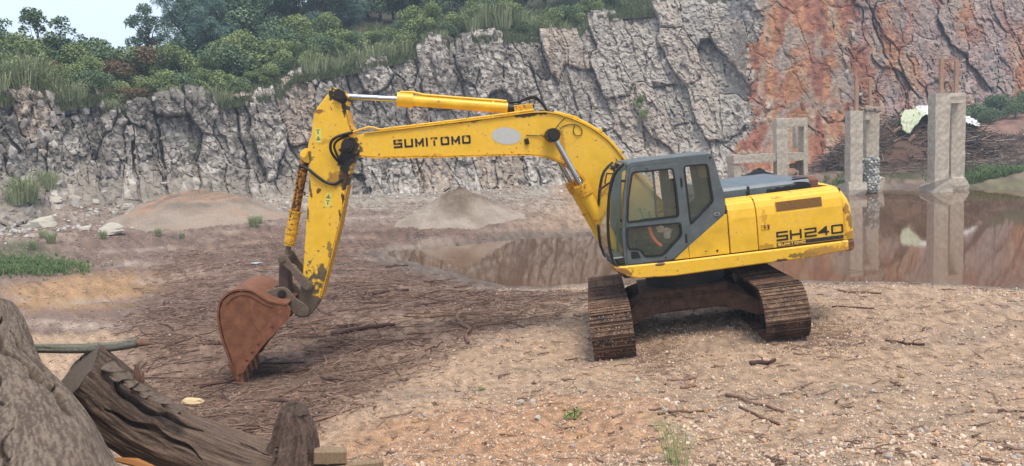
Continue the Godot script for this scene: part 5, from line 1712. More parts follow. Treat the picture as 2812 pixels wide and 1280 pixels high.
# ---------------------------------------------------------------- gravel, sticks and stones
func stick_mesh(seed_: int, bend: float, taper := 0.55, sides := 5) -> ArrayMesh:
	var keep := rng.state
	rng.seed = seed_
	var st := begin()
	var pts: Array = []
	var rad: Array = []
	for k in 6:
		var t := k / 5.0
		pts.append(Vector3(t - 0.5, sin(t * PI) * bend * 0.25 + rng.randfn() * 0.008, sin(t * PI) * bend + rng.randfn() * 0.015))
		rad.append(lerpf(1.0, taper, t) * rng.randf_range(0.85, 1.15))
	# radius axis is scaled apart from length: build with unit radius 0.02
	for k in rad.size(): rad[k] = rad[k] * 0.02
	tube(st, pts, rad, sides)
	rng.state = keep
	return done(st)
func lay(p: Vector3, turn: float, length: float, thick: float, tip := 0.0) -> Transform3D:
	var b := Basis(Vector3.UP, turn) * Basis(Vector3(0, 0, 1), tip)
	return Transform3D(b * Basis.from_scale(Vector3(length, thick / 0.02, maxf(thick / 0.02, length * 0.5))), p)
var wood_mats: Array = []
func build_loose() -> void:
	rng.seed = 999
	for k in 4:
		wood_mats.append(textured("stick_%d" % k, mottle("stick_%d" % k, [Color(0.25, 0.17, 0.14), Color(0.33, 0.235, 0.19), Color(0.40, 0.30, 0.25), Color(0.22, 0.15, 0.13)][k], [Color(0.42, 0.31, 0.26), Color(0.50, 0.38, 0.31), Color(0.60, 0.48, 0.40), Color(0.36, 0.26, 0.22)][k], 421 + k, 0.03, 0.12, 0.5, 1.3, 128), 2.0, 0.9))
	var shapes: Array = []
	for k in 6: shapes.append(stick_mesh(600 + k, [0.0, 0.03, -0.05, 0.08, 0.02, -0.1][k]))
	# twig litter
	var plenty: Array = [[], [], [], [], [], []]
	var tint: Array = []
	for k in 6: tint.append(PackedColorArray())
	var big: Array[Transform3D] = []
	for k in 75000:
		var th := deg_to_rad(rng.randf_range(-37.0, 37.0))
		var d := 6.0 + 26.0 * pow(rng.randf(), 1.35)
		var x := d * sin(th)
		var z := -d * cos(th)
		var li := sample(litter, x, z)
		var few := 0.05 if d < 19.0 and x > -2.0 else 0.02
		if rng.randf() > maxf(li * (0.62 + 0.9 * coarse_n.get_noise_2d(x * 0.9, z * 0.9)), few): continue
		if sample(shore, x, z) < -0.3 and rng.randf() < 0.93: continue
		var y := maxf(ground_y(x, z), WATER)
		var length := (0.07 + 0.42 * pow(rng.randf(), 2.6)) * (1.0 if li > 0.3 else 0.6) + (0.1 if d > 14.0 else 0.0)
		var thick := 0.004 + 0.010 * pow(rng.randf(), 2.6) + 0.004 * length
		var turn := rng.randfn() * 0.9 + 0.2
		if rng.randf() < 0.3: turn = rng.randf() * TAU
		var tr := lay(Vector3(x, y + thick * 0.7 + rng.randf() * 0.015, z), turn, length, thick, rng.randfn() * 0.06)
		if length > 0.36 and big.size() < 270 and d < 21.0 and rng.randf() < (0.5 if li > 0.3 else 0.12):
			big.append(lay(Vector3(x, y + 0.03, z), turn, length * rng.randf_range(1.4, 2.6), thick * 1.7, rng.randfn() * 0.03))
		else:
			var q := k % 6
			plenty[q].append(tr)
			tint[q].append(Color(0.115, 0.068, 0.05).lerp(Color(0.31, 0.205, 0.155), pow(rng.randf(), 1.5)))
	var tm := tinted(plain("twigs", Color(1, 1, 1), 0.95))
	var holder := MultiMeshInstance3D.new()
	for q in 6:
		var mm := scatter("twig_litter" if q == 0 else "twig_litter_%03d" % q, shapes[q], tm, plenty[q], tint[q], self)
		tag(mm, "matted brown twigs covering the wet ground round the bucket", "twigs")
	holder.free()
	for k in big.size():
		var on_litter := sample(litter, big[k].origin.x, big[k].origin.z) > 0.3
		var long := big[k].basis.x.length() > 0.85
		var words := "%s %s stick lying on the %s" % ["long" if long else "short", ["dark brown", "brown", "pale brown", "blackish"][k % 4], "matted twig litter" if on_litter else "open gravel"]
		var o := whole("stick", shapes[k % 6], wood_mats[k % 4], words, "stick", Vector3.ZERO, words.replace("stick lying", "sticks lying"))
		o.transform = big[k]
	# the branches one would point at
	var named := [
		[910, 922, 1085, 897, 0.055, 3, "thick dark branch lying alone right of the bucket on the twig litter"],
		[1258, 870, 1286, 946, 0.05, 1, "gnarled forked branch pointing at the camera, between thick dark branch and tracks"],
		[1024, 813, 1122, 800, 0.05, 3, "short dark branch near the puddle's left end"],
		[640, 1035, 822, 1020, 0.06, 3, "dark log half pressed into the mud behind the bucket teeth"],
		[1995, 1088, 2152, 1134, 0.024, 2, "pale bent branch on the gravel in front of the right track"],
		[2062, 1003, 2130, 992, 0.035, 3, "short dark stump of wood on the gravel before the right track"],
		[1834, 1047, 1912, 1041, 0.022, 2, "pale stick on the gravel before the left track with a second one beside it"],
		[1868, 1068, 1912, 1062, 0.022, 2, "short thick pale stick beside a longer one before the left track"],
		[1806, 1140, 1958, 1130, 0.016, 1, "straight thin stick on the gravel between the small weed and the tracks"],
		[2302, 800, 2420, 808, 0.03, 2, "pale brown branch on the shore right of the right track"],
		[2432, 938, 2540, 948, 0.022, 3, "dark stick on the gravel right of the churned soil"],
		[560, 950, 622, 944, 0.035, 0, "stubby branch behind the bucket's back plate"],
		[1060, 735, 1120, 730, 0.03, 3, "dark twig half in the shallow water at the puddle's edge"],
		[2285, 846, 2400, 850, 0.02, 0, "dark straight stick on the gravel behind the right track"],
		[470, 950, 610, 900, 0.012, 0, "long thin straight twig slanting up to the tip of the pale pole"],
		[2140, 1168, 2030, 1120, 0.018, 1, "crooked brown stick on the gravel, below the pale bent branch"]]
	for n in named:
		var a := on_ground(n[0], n[1])
		var b := on_ground(n[2], n[3])
		var pts: Array = []
		var rad: Array = []
		for k in 8:
			var t := k / 7.0
			var q := a.lerp(b, t) + Vector3(rng.randfn(), 0, rng.randfn()) * 0.02 * (b - a).length() * sin(PI * t)
			q.y = maxf(ground_y(q.x, q.z), WATER) + n[4] * 0.8
			pts.append(q - a)
			rad.append(n[4] * lerpf(1.0, 0.65, t) * rng.randf_range(0.88, 1.12))
		var st := begin()
		st.set_smooth_group(1)
		tube(st, pts, rad, 8, true, 0.10)
		var br := thing("fallen_branch", n[6], "branch", a)
		part("limb", done(st), wood_mats[n[5]], br)
		if n[4] > 0.02:
			for s in 2:
				st = begin()
				var at: Vector3 = pts[3 + s * 2]
				tube(st, [at, at + Vector3(rng.randfn() * 0.06, 0.05, rng.randfn() * 0.08), at + Vector3(rng.randfn() * 0.12, 0.08, rng.randfn() * 0.14)], [n[4] * 0.4, n[4] * 0.3, n[4] * 0.12], 5)
				part("side_twig", done(st), wood_mats[n[5]], br)
	# gravel
	var pebs: Array = []
	var pt: Array = []
	var shapes2: Array = []
	for k in 4:
		pebs.append([])
		pt.append(PackedColorArray())
		shapes2.append(rock_mesh(800 + k, Vector3(1.0, 0.65, 0.85), 8, 5))
	for k in 105000:
		var th := deg_to_rad(rng.randf_range(-38.0, 38.0))
		var d := 5.2 + 15.0 * pow(rng.randf(), 1.75)
		var x := d * sin(th)
		var z := -d * cos(th)
		var li := sample(litter, x, z)
		if rng.randf() < li * 0.86: continue
		if sample(shore, x, z) < 0.3: continue
		var cl := 0.5 + coarse_n.get_noise_2d(x * 1.3 + 30.0, z * 1.3)
		if rng.randf() > 0.45 + cl * 0.8: continue
		var s := 0.010 + 0.020 * pow(rng.randf(), 2.0) + ((0.045 if d < 9.5 else 0.03) * rng.randf() if rng.randf() < 0.09 else 0.0)
		if d > 12.0: s *= 1.3
		var q := k % 4
		pebs[q].append(Transform3D(any_turn().scaled(Vector3(s, s, s)), Vector3(x, ground_y(x, z) + s * 0.15, z)))
		var c := Color(0.50, 0.375, 0.275).lerp(Color(0.68, 0.55, 0.44), rng.randf())
		var roll := rng.randf()
		if roll < 0.22: c = Color(0.38, 0.265, 0.195)
		elif roll < 0.38: c = Color(0.55, 0.34, 0.21)
		elif roll < 0.48: c = Color(0.36, 0.31, 0.28)
		if x < -1.5: c = c * 0.72
		c.a = 1.0
		pt[q].append(c)
	for q in 4:
		tag(scatter("gravel" if q == 0 else "gravel_%03d" % q, shapes2[q], tm, pebs[q], pt[q], self), "pinkish beige gravel strewn over the bare quarry floor", "gravel")
	var far_stones: Array = []
	var fs := PackedColorArray()
	for k in 26000:
		var th := deg_to_rad(rng.randf_range(-36.0, 8.0))
		var d := 16.0 + 32.0 * pow(rng.randf(), 0.8)
		var x := d * sin(th)
		var z := -d * cos(th)
		if sample(shore, x, z) < 0.4: continue
		var s := d * rng.randf_range(0.0008, 0.0024)
		far_stones.append(Transform3D(any_turn().scaled(Vector3(s * 1.4, s * 0.6, s)), Vector3(x, ground_y(x, z), z)))
		fs.append(Color(0.20, 0.125, 0.098).lerp(Color(0.44, 0.35, 0.285), pow(rng.randf(), 1.6)))
	tag(scatter("stone_chips", shapes2[3], tm, far_stones, fs, self), "small brown and pale stone chips over the flat towards the rock wall", "stones")
	# clods churned up beside the tracks; their dark tone also paints shade there
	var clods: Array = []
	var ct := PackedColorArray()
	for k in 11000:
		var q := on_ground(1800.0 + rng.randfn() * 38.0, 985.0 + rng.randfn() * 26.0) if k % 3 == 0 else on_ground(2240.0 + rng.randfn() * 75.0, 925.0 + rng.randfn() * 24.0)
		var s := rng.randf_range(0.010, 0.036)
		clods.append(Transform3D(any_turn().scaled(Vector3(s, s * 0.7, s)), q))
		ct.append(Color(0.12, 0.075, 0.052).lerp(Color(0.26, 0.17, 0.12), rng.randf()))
	tag(scatter("soil_with_shade", shapes2[2], tm, clods, ct, self), "dark brown soil clods churned up beside the tracks, also standing for shade there", "soil")
	# stones one can pick out
	var stone_m := textured("pale_stone", mottle("pale_stone", Color(0.60, 0.57, 0.52), Color(0.80, 0.78, 0.73), 441, 0.02, 0.1, 0.5, 1.3), 1.2, 0.9)
	var tan_m := textured("tan_stone", mottle("tan_stone", Color(0.58, 0.45, 0.32), Color(0.76, 0.64, 0.48), 443, 0.02, 0.1, 0.5, 1.3), 2.0, 0.9)
	for q in [[115, 622, 1.15, "large whitish boulder alone on the slope below the left end of the rock wall"], [300, 645, 0.95, "white boulder beside a smaller white rock near the sand mound"], [238, 632, 0.45, "small white rock next to the white boulder near the sand mound"], [200, 548, 0.6, "pale flat rock high on the slope above the large whitish boulder"], [155, 556, 0.55, "pale flat rock lying left of another one high on the slope"], [258, 560, 0.45, "small upright pale rock high on the slope above the sand mound"], [345, 575, 0.7, "pale grey rock wedged at the foot of the rock wall above the sand mound"], [370, 600, 0.5, "pale rock at the upper edge of the sand mound"]]:
		var w := on_ground(q[0], q[1])
		if q[1] < 600:
			w = face_at(q[0], q[1])
		var o := whole("boulder", rock_mesh(850 + int(q[0]), Vector3(1.25, 0.75, 0.9), 10, 8), stone_m, q[3], "rock", w + Vector3(0, q[2] * 0.18, 0))
		o.scale = Vector3.ONE * q[2]
		o.rotation.y = rng.randf() * 0.6
	var w2 := on_ground(527, 1112)
	var yo := whole("stone", rock_mesh(861, Vector3(1.2, 0.7, 0.9), 10, 8), textured("ochre_stone", mottle("ochre_stone", Color(0.72, 0.60, 0.42), Color(0.86, 0.80, 0.68), 447, 0.02, 0.1, 0.5, 1.3), 2.0, 0.9), "yellowish stone on the twig litter right behind the fallen log", "stone", w2 + Vector3(0, 0.05, 0))
	yo.scale = Vector3.ONE * 0.30
	for k in 46:
		var th := deg_to_rad(rng.randf_range(-12.0, 33.0))
		var d := rng.randf_range(6.8, 11.0)
		var x := d * sin(th)
		var z := -d * cos(th)
		if sample(litter, x, z) > 0.3: continue
		var s := rng.randf_range(0.05, 0.11)
		var o := whole("stone", shapes2[k % 4], tan_m if k % 3 else stone_m, "fist sized pale stone on the gravel in front of the machine", "stone", Vector3(x, ground_y(x, z) + s * 0.2, z), "fist sized stones on the gravel")
		o.transform.basis = any_turn().scaled(Vector3.ONE * s)
	# fallen rock along the foot of the wall
	var fall: Array = []
	var ft := PackedColorArray()
	for k in 2600:
		var px := rng.randf_range(-60.0, 2120.0)
		var c := int((px - CL0) / (CL1 - CL0) * (CCOLS - 1))
		var f := cliff_pts[int(rng.randf() * 10.0) * CCOLS + c]
		var w := f + Vector3(-f.x, 0, -f.z).normalized() * pow(rng.randf(), 2.0) * (9.0 if px > 1250.0 else 5.0)
		w.y = maxf(ground_y(w.x, w.z), minf(f.y, w.y) if w.distance_to(f) < 0.5 else -9.0)
		if sample(shore, w.x, w.z) < 0.5: continue
		var s := 0.06 + 0.3 * pow(rng.randf(), 4.0)
		fall.append(Transform3D(any_turn().scaled(Vector3.ONE * s), w))
		ft.append(Color(0.27, 0.24, 0.215).lerp(Color(0.52, 0.5, 0.475), rng.randf()))
	tag(scatter("scree", shapes2[1], tm, fall, ft, self), "broken pale rock scattered along the foot of the rock wall", "scree")

# ---------------------------------------------------------------- concrete frames across the water
func at_crop(x: float, y: float, d: float) -> Vector3:      # pixels of an enlarged piece of the photograph
	return at_depth(1980.0 + x / 2.8606, 150.0 + y / 2.8606, d)
# upright bar from the pixel box x0..x1, top..bottom at depth d, as deep as given
func bar(st: SurfaceTool, o: Vector3, x0: float, x1: float, y0: float, y1: float, d: float, deep: float, rough := 0.012, foot := -99.0) -> void:
	var a := at_crop(x0, (y0 + y1) / 2, d)
	var b := at_crop(x1, (y0 + y1) / 2, d)
	var hi := at_crop((x0 + x1) / 2, y0, d).y
	var lo := at_crop((x0 + x1) / 2, y1, d).y if foot < -50.0 else foot
	var steps := maxi(3, int((hi - lo) / 0.35))
	var rings: Array = []
	for k in steps + 1:
		var y := lerpf(lo, hi, float(k) / steps)
		var ring: Array = []
		for q in [[a.x, d], [b.x, d], [b.x, d + deep], [a.x, d + deep]]:
			var e := rng.randfn() * rough
			ring.append(Vector3(q[0] + e, y + (rng.randfn() * rough * 2.0 if k == steps else 0.0), -q[1] + rng.randfn() * rough) - o)
		rings.append(ring)
	for k in steps:
		for q in 4: quad(st, rings[k][q], rings[k][(q + 1) % 4], rings[k + 1][(q + 1) % 4], rings[k + 1][q])
	quad(st, rings[steps][0], rings[steps][1], rings[steps][2], rings[steps][3])
	quad(st, rings[0][0], rings[0][3], rings[0][2], rings[0][1])
func frame_part(called: String, parent: Node3D, boxes: Array, m: Material, rough := 0.012) -> void:
	for b in boxes:
		var st := begin()
		bar(st, parent.position, b[0], b[1], b[2], b[3], b[4], b[5], rough, b[6] if b.size() > 6 else -99.0)
		part(called, done(st), m, parent)
func build_frames() -> void:
	rng.seed = 31
	var con := textured("concrete", mottle("concrete", Color(0.60, 0.555, 0.50), Color(0.82, 0.78, 0.72), 501, 0.012, 0.08, 0.45, 1.6), 0.5, 0.95, bumps("con_n", 503, 0.08, FastNoiseLite.TYPE_SIMPLEX_SMOOTH, 3.0), 0.5, true)
	var timber := textured("timber", mottle("timber", Color(0.54, 0.42, 0.34), Color(0.72, 0.60, 0.50), 511, 0.02, 0.1, 0.5, 1.4), 1.0, 0.9)
	var rubble_m := textured("rubble", mottle("rubble", Color(0.50, 0.44, 0.39), Color(0.68, 0.62, 0.56), 515, 0.03, 0.1, 0.5, 1.4), 1.0, 0.95)
	# frame with the tallest timber posts, at the water's edge
	var base := at_crop(1740, 1040, 41.5)
	base.y = WATER
	var f := thing("concrete_frame", "tall two legged concrete frame in front of the white tarpaulin, standing in the water", "concrete frame", base)
	frame_part("post", f, [[1683, 1795, 302, 1040, 41.5, 0.75, -0.5], [1812, 1920, 300, 985, 42.6, 0.7, -0.4]], con)
	frame_part("beam", f, [[1790, 1918, 303, 380, 42.0, 0.62]], con)
	frame_part("plinth", f, [[1668, 1822, 1000, 1042, 41.2, 1.3, -0.6], [1800, 1940, 982, 1010, 42.4, 1.2, -0.6]], con, 0.06)
	frame_part("timber_post", f, [[1727, 1752, 28, 300, 41.8, 0.18], [1843, 1868, 45, 296, 42.9, 0.18]], timber, 0.008)
	frame_part("crossbar", f, [[1745, 1866, 30, 46, 42.3, 0.12]], timber, 0.008)
	# middle frame with the stone filled net
	base = at_crop(1066, 1045, 42.5)
	base.y = WATER
	f = thing("concrete_frame", "two legged concrete frame with a net of grey stones between its legs", "concrete frame", base)
	frame_part("post", f, [[1017, 1115, 440, 1045, 42.5, 0.7, -0.5], [1143, 1243, 425, 1000, 43.6, 0.7, -0.4]], con)
	frame_part("beam", f, [[1112, 1214, 430, 512, 43.0, 0.6]], con)
	frame_part("plinth", f, [[998, 1140, 1008, 1048, 42.2, 1.2, -0.6], [1232, 1285, 975, 1030, 43.3, 1.0, -0.5]], con, 0.05)
	frame_part("timber_post", f, [[1058, 1082, 178, 440, 42.8, 0.17], [1166, 1186, 195, 425, 43.9, 0.15]], timber, 0.008)
	frame_part("crossbar", f, [[1078, 1184, 180, 195, 43.3, 0.11]], timber, 0.008)
	frame_part("lath", f, [[1056, 1066, 120, 180, 42.75, 0.05]], timber, 0.004)
	var rock := rock_mesh(520, Vector3.ONE, 9, 6)
	for k in 10:
		var o := part("rubble_lump", rock, rubble_m, f)
		o.position = at_crop(lerpf(1025, 1235, k / 9.0) + rng.randfn() * 5.0, 430 + rng.randfn() * 4.0, 42.8 + rng.randf() * 0.8) - base
		o.scale = Vector3.ONE * rng.randf_range(0.22, 0.42)
		o.rotation = Vector3(rng.randf(), rng.randf() * 6.0, rng.randf())
	var net := thing("stone_gabion", "upright net bag of grey stones wedged between the legs of a concrete frame", "gabion", at_crop(1174, 1030, 43.1))
	var st := begin()
	rod(st, Vector3(0, -0.35, 0), at_crop(1174, 815, 43.1) - net.position, 0.42, 0.40, 16)
	part("core", done(st), plain("gabion_core", Color(0.55, 0.55, 0.53), 0.95), net)
	var stone_mats: Array = []
	for k in 3: stone_mats.append(textured("gab_%d" % k, mottle("gab_%d" % k, [Color(0.42, 0.42, 0.41), Color(0.55, 0.55, 0.53), Color(0.66, 0.66, 0.64)][k], [Color(0.6, 0.6, 0.58), Color(0.72, 0.72, 0.7), Color(0.82, 0.82, 0.79)][k], 531 + k, 0.03, 0.1, 0.5, 1.3, 128), 1.5, 0.9))
	var rocks: Array = []
	for k in 4: rocks.append(rock_mesh(540 + k, Vector3(1.2, 0.85, 0.9), 8, 5))
	var tall: float = at_crop(1174, 812, 43.1).y - net.position.y
	for r in 13:
		for c in 12:
			var a := TAU * (c + 0.5 * (r % 2)) / 12.0 + rng.randfn() * 0.08
			var o := part("stone", rocks[rng.randi_range(0, 3)], stone_mats[rng.randi_range(0, 2)], net)
			o.position = Vector3(cos(a) * 0.40, -0.25 + (tall + 0.25) * (r + 0.3) / 13.0, sin(a) * 0.40)
			o.transform.basis = any_turn().scaled(Vector3.ONE * rng.randf_range(0.15, 0.24))
	for k in 9:
		var o := part("stone", rocks[k % 4], stone_mats[k % 3], net)
		o.position = Vector3(rng.randfn() * 0.16, tall + 0.02, rng.randfn() * 0.16)
		o.transform.basis = any_turn().scaled(Vector3.ONE * 0.2)
	st = begin()
	var pot := at_crop(1093, 385, 43.3)
	rod(st, Vector3(0, -0.05, 0), Vector3(0, 0.42, 0), 0.10, 0.085, 14)
	rod(st, Vector3(0, 0.42, 0), Vector3(0, 0.47, 0), 0.085, 0.04, 14)
	var bottle := thing("canister", "small black canister with a white cap on top of the concrete frame", "canister", pot)
	part("body", done(st), plain("canister_black", Color(0.07, 0.07, 0.075), 0.5), bottle)
	st = begin()
	rod(st, Vector3(0, 0.465, 0), Vector3(0, 0.55, 0), 0.075, 0.06, 14)
	part("cap", done(st), plain("cap_white", Color(0.78, 0.77, 0.74), 0.5), bottle)
	# low wide frame farther back
	base = at_crop(484, 1000, 50.0)
	base.y = ground_y(base.x, base.z)
	f = thing("concrete_frame", "broad low concrete frame with a side bay, standing nearest the grey rubble slope", "concrete frame", base)
	frame_part("post", f, [[440, 527, 500, 1000, 50.0, 0.8, base.y - 0.3], [650, 682, 497, 990, 50.6, 0.9, base.y - 0.3], [585, 650, 560, 740, 52.0, 0.5], [105, 155, 790, 990, 50.2, 1.6, base.y - 0.3]], con)
	frame_part("beam", f, [[528, 652, 497, 566, 50.5, 0.7], [528, 652, 770, 832, 50.3, 2.2], [100, 440, 786, 850, 50.1, 1.9]], con)
	for k in 16:
		var o := part("rubble_lump", rock, rubble_m, f)
		o.position = at_crop(rng.randf_range(110.0, 640.0), 780 + rng.randfn() * 5.0, 50.8 + rng.randf()) - base
		if k > 9: o.position = at_crop(rng.randf_range(545.0, 640.0), rng.randf_range(860.0, 980.0), 51.3) - base
		o.scale = Vector3(1.3, 0.8, 1) * rng.randf_range(0.25, 0.6)
		o.rotation = Vector3(rng.randf(), rng.randf() * 6.0, rng.randf())
	# tunnel-like bay: earth heaped inside
	var heap := at_crop(310, 990, 52.0)
	mound("earth_heap", "brown earth heaped inside the bay of the broad concrete frame", "earth heap", Vector3(heap.x, ground_y(heap.x, heap.z) - 0.1, heap.z), 2.3, 1.25, Color(0.20, 0.165, 0.135), Color(0.29, 0.245, 0.205), 3)

# round heap of loose earth
func mound(called: String, label: String, category: String, where: Vector3, radius: float, tall: float, a: Color, b: Color, seed_: int, stretch := 1.0, sharp := 1.3, skirt := Color(0, 0, 0, 0)) -> Node3D:
	var n := noise(seed_, 0.5, FastNoiseLite.TYPE_SIMPLEX_SMOOTH, 4)
	var rill := noise(seed_ + 1, 1.6, FastNoiseLite.TYPE_SIMPLEX_SMOOTH, 3)
	var verts := PackedVector3Array()
	var cols := PackedColorArray()
	var rows := 44
	var sect := 110
	for r in rows:
		var t := float(r) / (rows - 1)
		for c in sect:
			var ang := TAU * c / sect
			var edge := radius * (1.0 + 0.22 * n.get_noise_2d(cos(ang) * 2.0 + 9.0, sin(ang) * 2.0))
			var x := cos(ang) * edge * t * stretch
			var z := sin(ang) * edge * t
			var prof := pow(maxf(0.0, 1.0 - t), sharp) * (1.0 - 0.25 * (1.0 - t)) * 1.28 if sharp > 0.8 else pow(maxf(0.0, 1.0 - t * t), 1.25)
			var y := tall * prof + (n.get_noise_2d(x, z) * 0.22 + rill.get_noise_2d(ang * 3.0, t * 1.2) * 0.10) * tall * (1.0 - t) * 0.7
			var gy := ground_y(where.x + x, where.z + z) - where.y
			verts.append(Vector3(x, maxf(y, 0.0) * 1.0 + gy - 0.10 * smoothstep(0.9, 1.0, t), z))
			var k := clampf(0.5 + rill.get_noise_2d(x * 0.25 + z * 0.2 + 3.0, y * 1.1) * 1.6 + n.get_noise_2d(x * 2.0, z * 2.0) * 0.6, 0, 1)
			var col := a.lerp(b, k)
			if skirt.a > 0.0: col = col.lerp(skirt, clampf(t * 2.0 - 0.75 + n.get_noise_2d(x + 5.0, z) * 0.9, 0, 1) * 0.85)
			cols.append(col)
	var m := tinted(textured("earth", mottle("earth", Color(0.72, 0.70, 0.68), Color(1, 1, 1), 551, 0.02, 0.12, 0.6, 1.6), 0.8, 0.95, bumps("soil_n", 44, 0.05, FastNoiseLite.TYPE_CELLULAR, 5.0, 3), 0.5, true))
	var o := whole(called, grid_mesh(verts, sect, rows, cols, true), m, label, category, where)
	return o
func branch_heap(seed_: int, n: int, spread: Vector3, l0: float, l1: float, thick: float) -> ArrayMesh:
	rng.seed = seed_
	var st := begin()
	for k in n:
		var a := rng.randf() * TAU
		var t := sqrt(rng.randf())
		var p := Vector3(cos(a) * spread.x * t, 0, sin(a) * spread.z * t)
		p.y = spread.y * pow(1.0 - t * t, 0.8) * rng.randf_range(0.55, 1.08)
		var d := Vector3(rng.randfn(), rng.randfn() * 0.22, rng.randfn() * 0.6).normalized() * rng.randf_range(l0, l1) * 0.5
		var m := Vector3(rng.randfn(), rng.randfn() * 0.6, rng.randfn()) * 0.12
		var r := thick * rng.randf_range(0.5, 1.4)
		st.set_color(Color(0.06, 0.042, 0.035).lerp(Color(0.30, 0.225, 0.18), pow(rng.randf(), 1.7)))
		tube(st, [p - d, p + m, p + d], [r, r * 0.8, r * 0.35], 4, false)
	return done(st)
var pile_at := Vector3.ZERO
var pile_top := 1.0
func build_heaps() -> void:
	rng.seed = 71
	# brush pile beyond the water
	var c := at_crop(1530, 860, 54.0)
	c.y = ground_y(c.x, c.z)
	var top_y := at_crop(1620, 435, 54.0).y - c.y - 0.3
	pile_at = c
	pile_top = top_y
	var b := thing("brush_pile", "huge dark heap of cut branches partly covered by a tarpaulin", "brush pile", c)
	var st := begin()
	var core := PackedVector3Array()
	for r in 14:
		for q in 40:
			var t := r / 13.0
			var a := TAU * q / 40.0
			var w := 1.0 + 0.12 * sin(a * 3.0 + 1.0) + 0.06 * sin(a * 7.0)
			core.append(Vector3(cos(a) * 6.0 * t * w, top_y * 0.86 * pow(1.0 - t * t, 0.8) + 0.12 * sin(a * 5.0 + r) - 0.1, sin(a) * 4.2 * t * w))
	part("core", grid_mesh(core, 40, 14, PackedColorArray(), true), textured("brush_core", mottle("brush_core", Color(0.30, 0.22, 0.18), Color(0.44, 0.34, 0.28), 561, 0.04, 0.12, 0.6, 1.6), 1.2, 0.95), b)
	var tm := tinted(plain("brush", Color(1, 1, 1), 0.95))
	part("branches", branch_heap(81, 2600, Vector3(6.3, top_y, 4.5), 0.5, 2.4, 0.034), tm, b).set_meta("kind", "stuff")
	for k in 26:
		st = begin()
		var a := rng.randf_range(0.15, PI - 0.15)
		var t := rng.randf_range(0.45, 0.95)
		var p := Vector3(cos(a) * 6.0 * t, top_y * pow(1.0 - t * t, 0.8) + 0.1, sin(a) * 4.3 * t)
		var d := Vector3(rng.randfn(), rng.randfn() * 0.35, 0.3 * rng.randfn()).normalized() * rng.randf_range(0.7, 1.4)
		tube(st, [p - d, p + Vector3(0, 0.08, 0.05), p + d], [0.05, 0.045, 0.025], 6)
		part("branch", done(st), wood_mats[k % 4], b)
	var low := thing("brush_pile", "low spread of dry branches trailing right of the huge brush heap", "brush pile", Vector3(c.x + 7.0, ground_y(c.x + 7.0, c.z - 1.0), c.z - 1.0))
	part("branches", branch_heap(82, 700, Vector3(4.6, 0.8, 2.6), 0.5, 2.0, 0.02), tm, low).set_meta("kind", "stuff")
	var d2 := at_crop(930, 800, 54.5)
	var low2 := thing("brush_pile", "small tangle of dry branches at the foot of the red rock behind the frames", "brush pile", Vector3(d2.x, ground_y(d2.x, d2.z), d2.z))
	part("branches", branch_heap(83, 420, Vector3(2.2, 1.1, 1.2), 0.4, 1.6, 0.018), tm, low2).set_meta("kind", "stuff")
	var strewn := thing("brush_pile", "flattened mat of branches on the slope between brush heap and water", "brush pile", Vector3(c.x + 1.0, ground_y(c.x + 1.0, c.z + 5.5), c.z + 5.5))
	part("branches", branch_heap(84, 900, Vector3(8.5, 0.35, 2.8), 0.5, 2.2, 0.018), tm, strewn).set_meta("kind", "stuff")
	# tarpaulins over the pile
	rng.seed = 72
	var rows_g := [[1412, 470, 1445, 432, 1530, 428, 1602, 455], [1408, 505, 1470, 480, 1540, 470, 1580, 488], [1416, 550, 1455, 535, 1515, 530, 1556, 525], [1428, 590, 1450, 585, 1492, 575, 1520, 562], [1450, 610, 1465, 617, 1484, 612, 1497, 600]]
	var rows_w := [[1528, 408, 1600, 396, 1690, 398, 1790, 412, 1870, 455, 1960, 495, 2010, 520], [1532, 432, 1600, 430, 1690, 440, 1790, 460, 1880, 488, 1960, 520, 2030, 548], [1556, 470, 1610, 474, 1690, 486, 1800, 505, 1890, 525, 1960, 545, 2028, 562]]
	tarp("tarpaulin", "crumpled greenish white tarpaulin hanging over the front of the brush heap", rows_g, 49.6, 0.10, Color(0.64, 0.67, 0.56), Color(0.78, 0.80, 0.70), 5)
	tarp("tarpaulin", "long clean white tarpaulin spread over the top of the brush heap", rows_w, 50.6, 0.12, Color(0.80, 0.81, 0.80), Color(0.9, 0.9, 0.89), 9)
	for q in [[1358, 612, 1412, 570, "pale short timber stuck in the brush heap left of the tarpaulin"], [1478, 682, 1526, 628, "pale short timber stuck in the brush heap below the tarpaulin"]]:
		var a := at_crop(q[0], q[1], 49.2)
		var e := at_crop(q[2], q[3], 49.2)
		st = begin()
		tube(st, [Vector3.ZERO, (e - a) * 0.5 + Vector3(0, 0.03, 0), e - a], [0.1, 0.1, 0.085], 8)
		whole("timber", done(st), wood_mats[2], q[4], "timber", a)
	# sand
	var s := at_depth(1262, 511, 36.0)
	mound("sand_pile", "pointed heap of brown sand with a pale skirt beyond the puddle", "sand pile", Vector3(s.x, ground_y(s.x, s.z), s.z), 3.0, s.y - ground_y(s.x, s.z) + 0.02, Color(0.20, 0.15, 0.112), Color(0.27, 0.21, 0.16), 21, 1.05, 1.2, Color(0.46, 0.395, 0.335))
	s = at_depth(520, 526, 39.0)
	mound("sand_mound", "broad rounded mound of orange and grey sand below the dark rock wall", "sand mound", Vector3(s.x + 0.4, ground_y(s.x, s.z), s.z), 4.6, s.y - ground_y(s.x, s.z), Color(0.22, 0.18, 0.145), Color(0.43, 0.27, 0.18), 31, 1.0, 0.75, Color(0.40, 0.335, 0.28))
	st = begin()
	var mid := on_ground(705, 729)
	for k in 5:
		var a := Vector3(cos(k * 1.26) * 0.22, 0.03 + rng.randf() * 0.05, sin(k * 1.26) * 0.12)
		var e := Vector3(cos((k + 1) * 1.26) * 0.22, 0.03 + rng.randf() * 0.05, sin((k + 1) * 1.26) * 0.12)
		tri(st, Vector3(0, 0.08, 0), a, e)
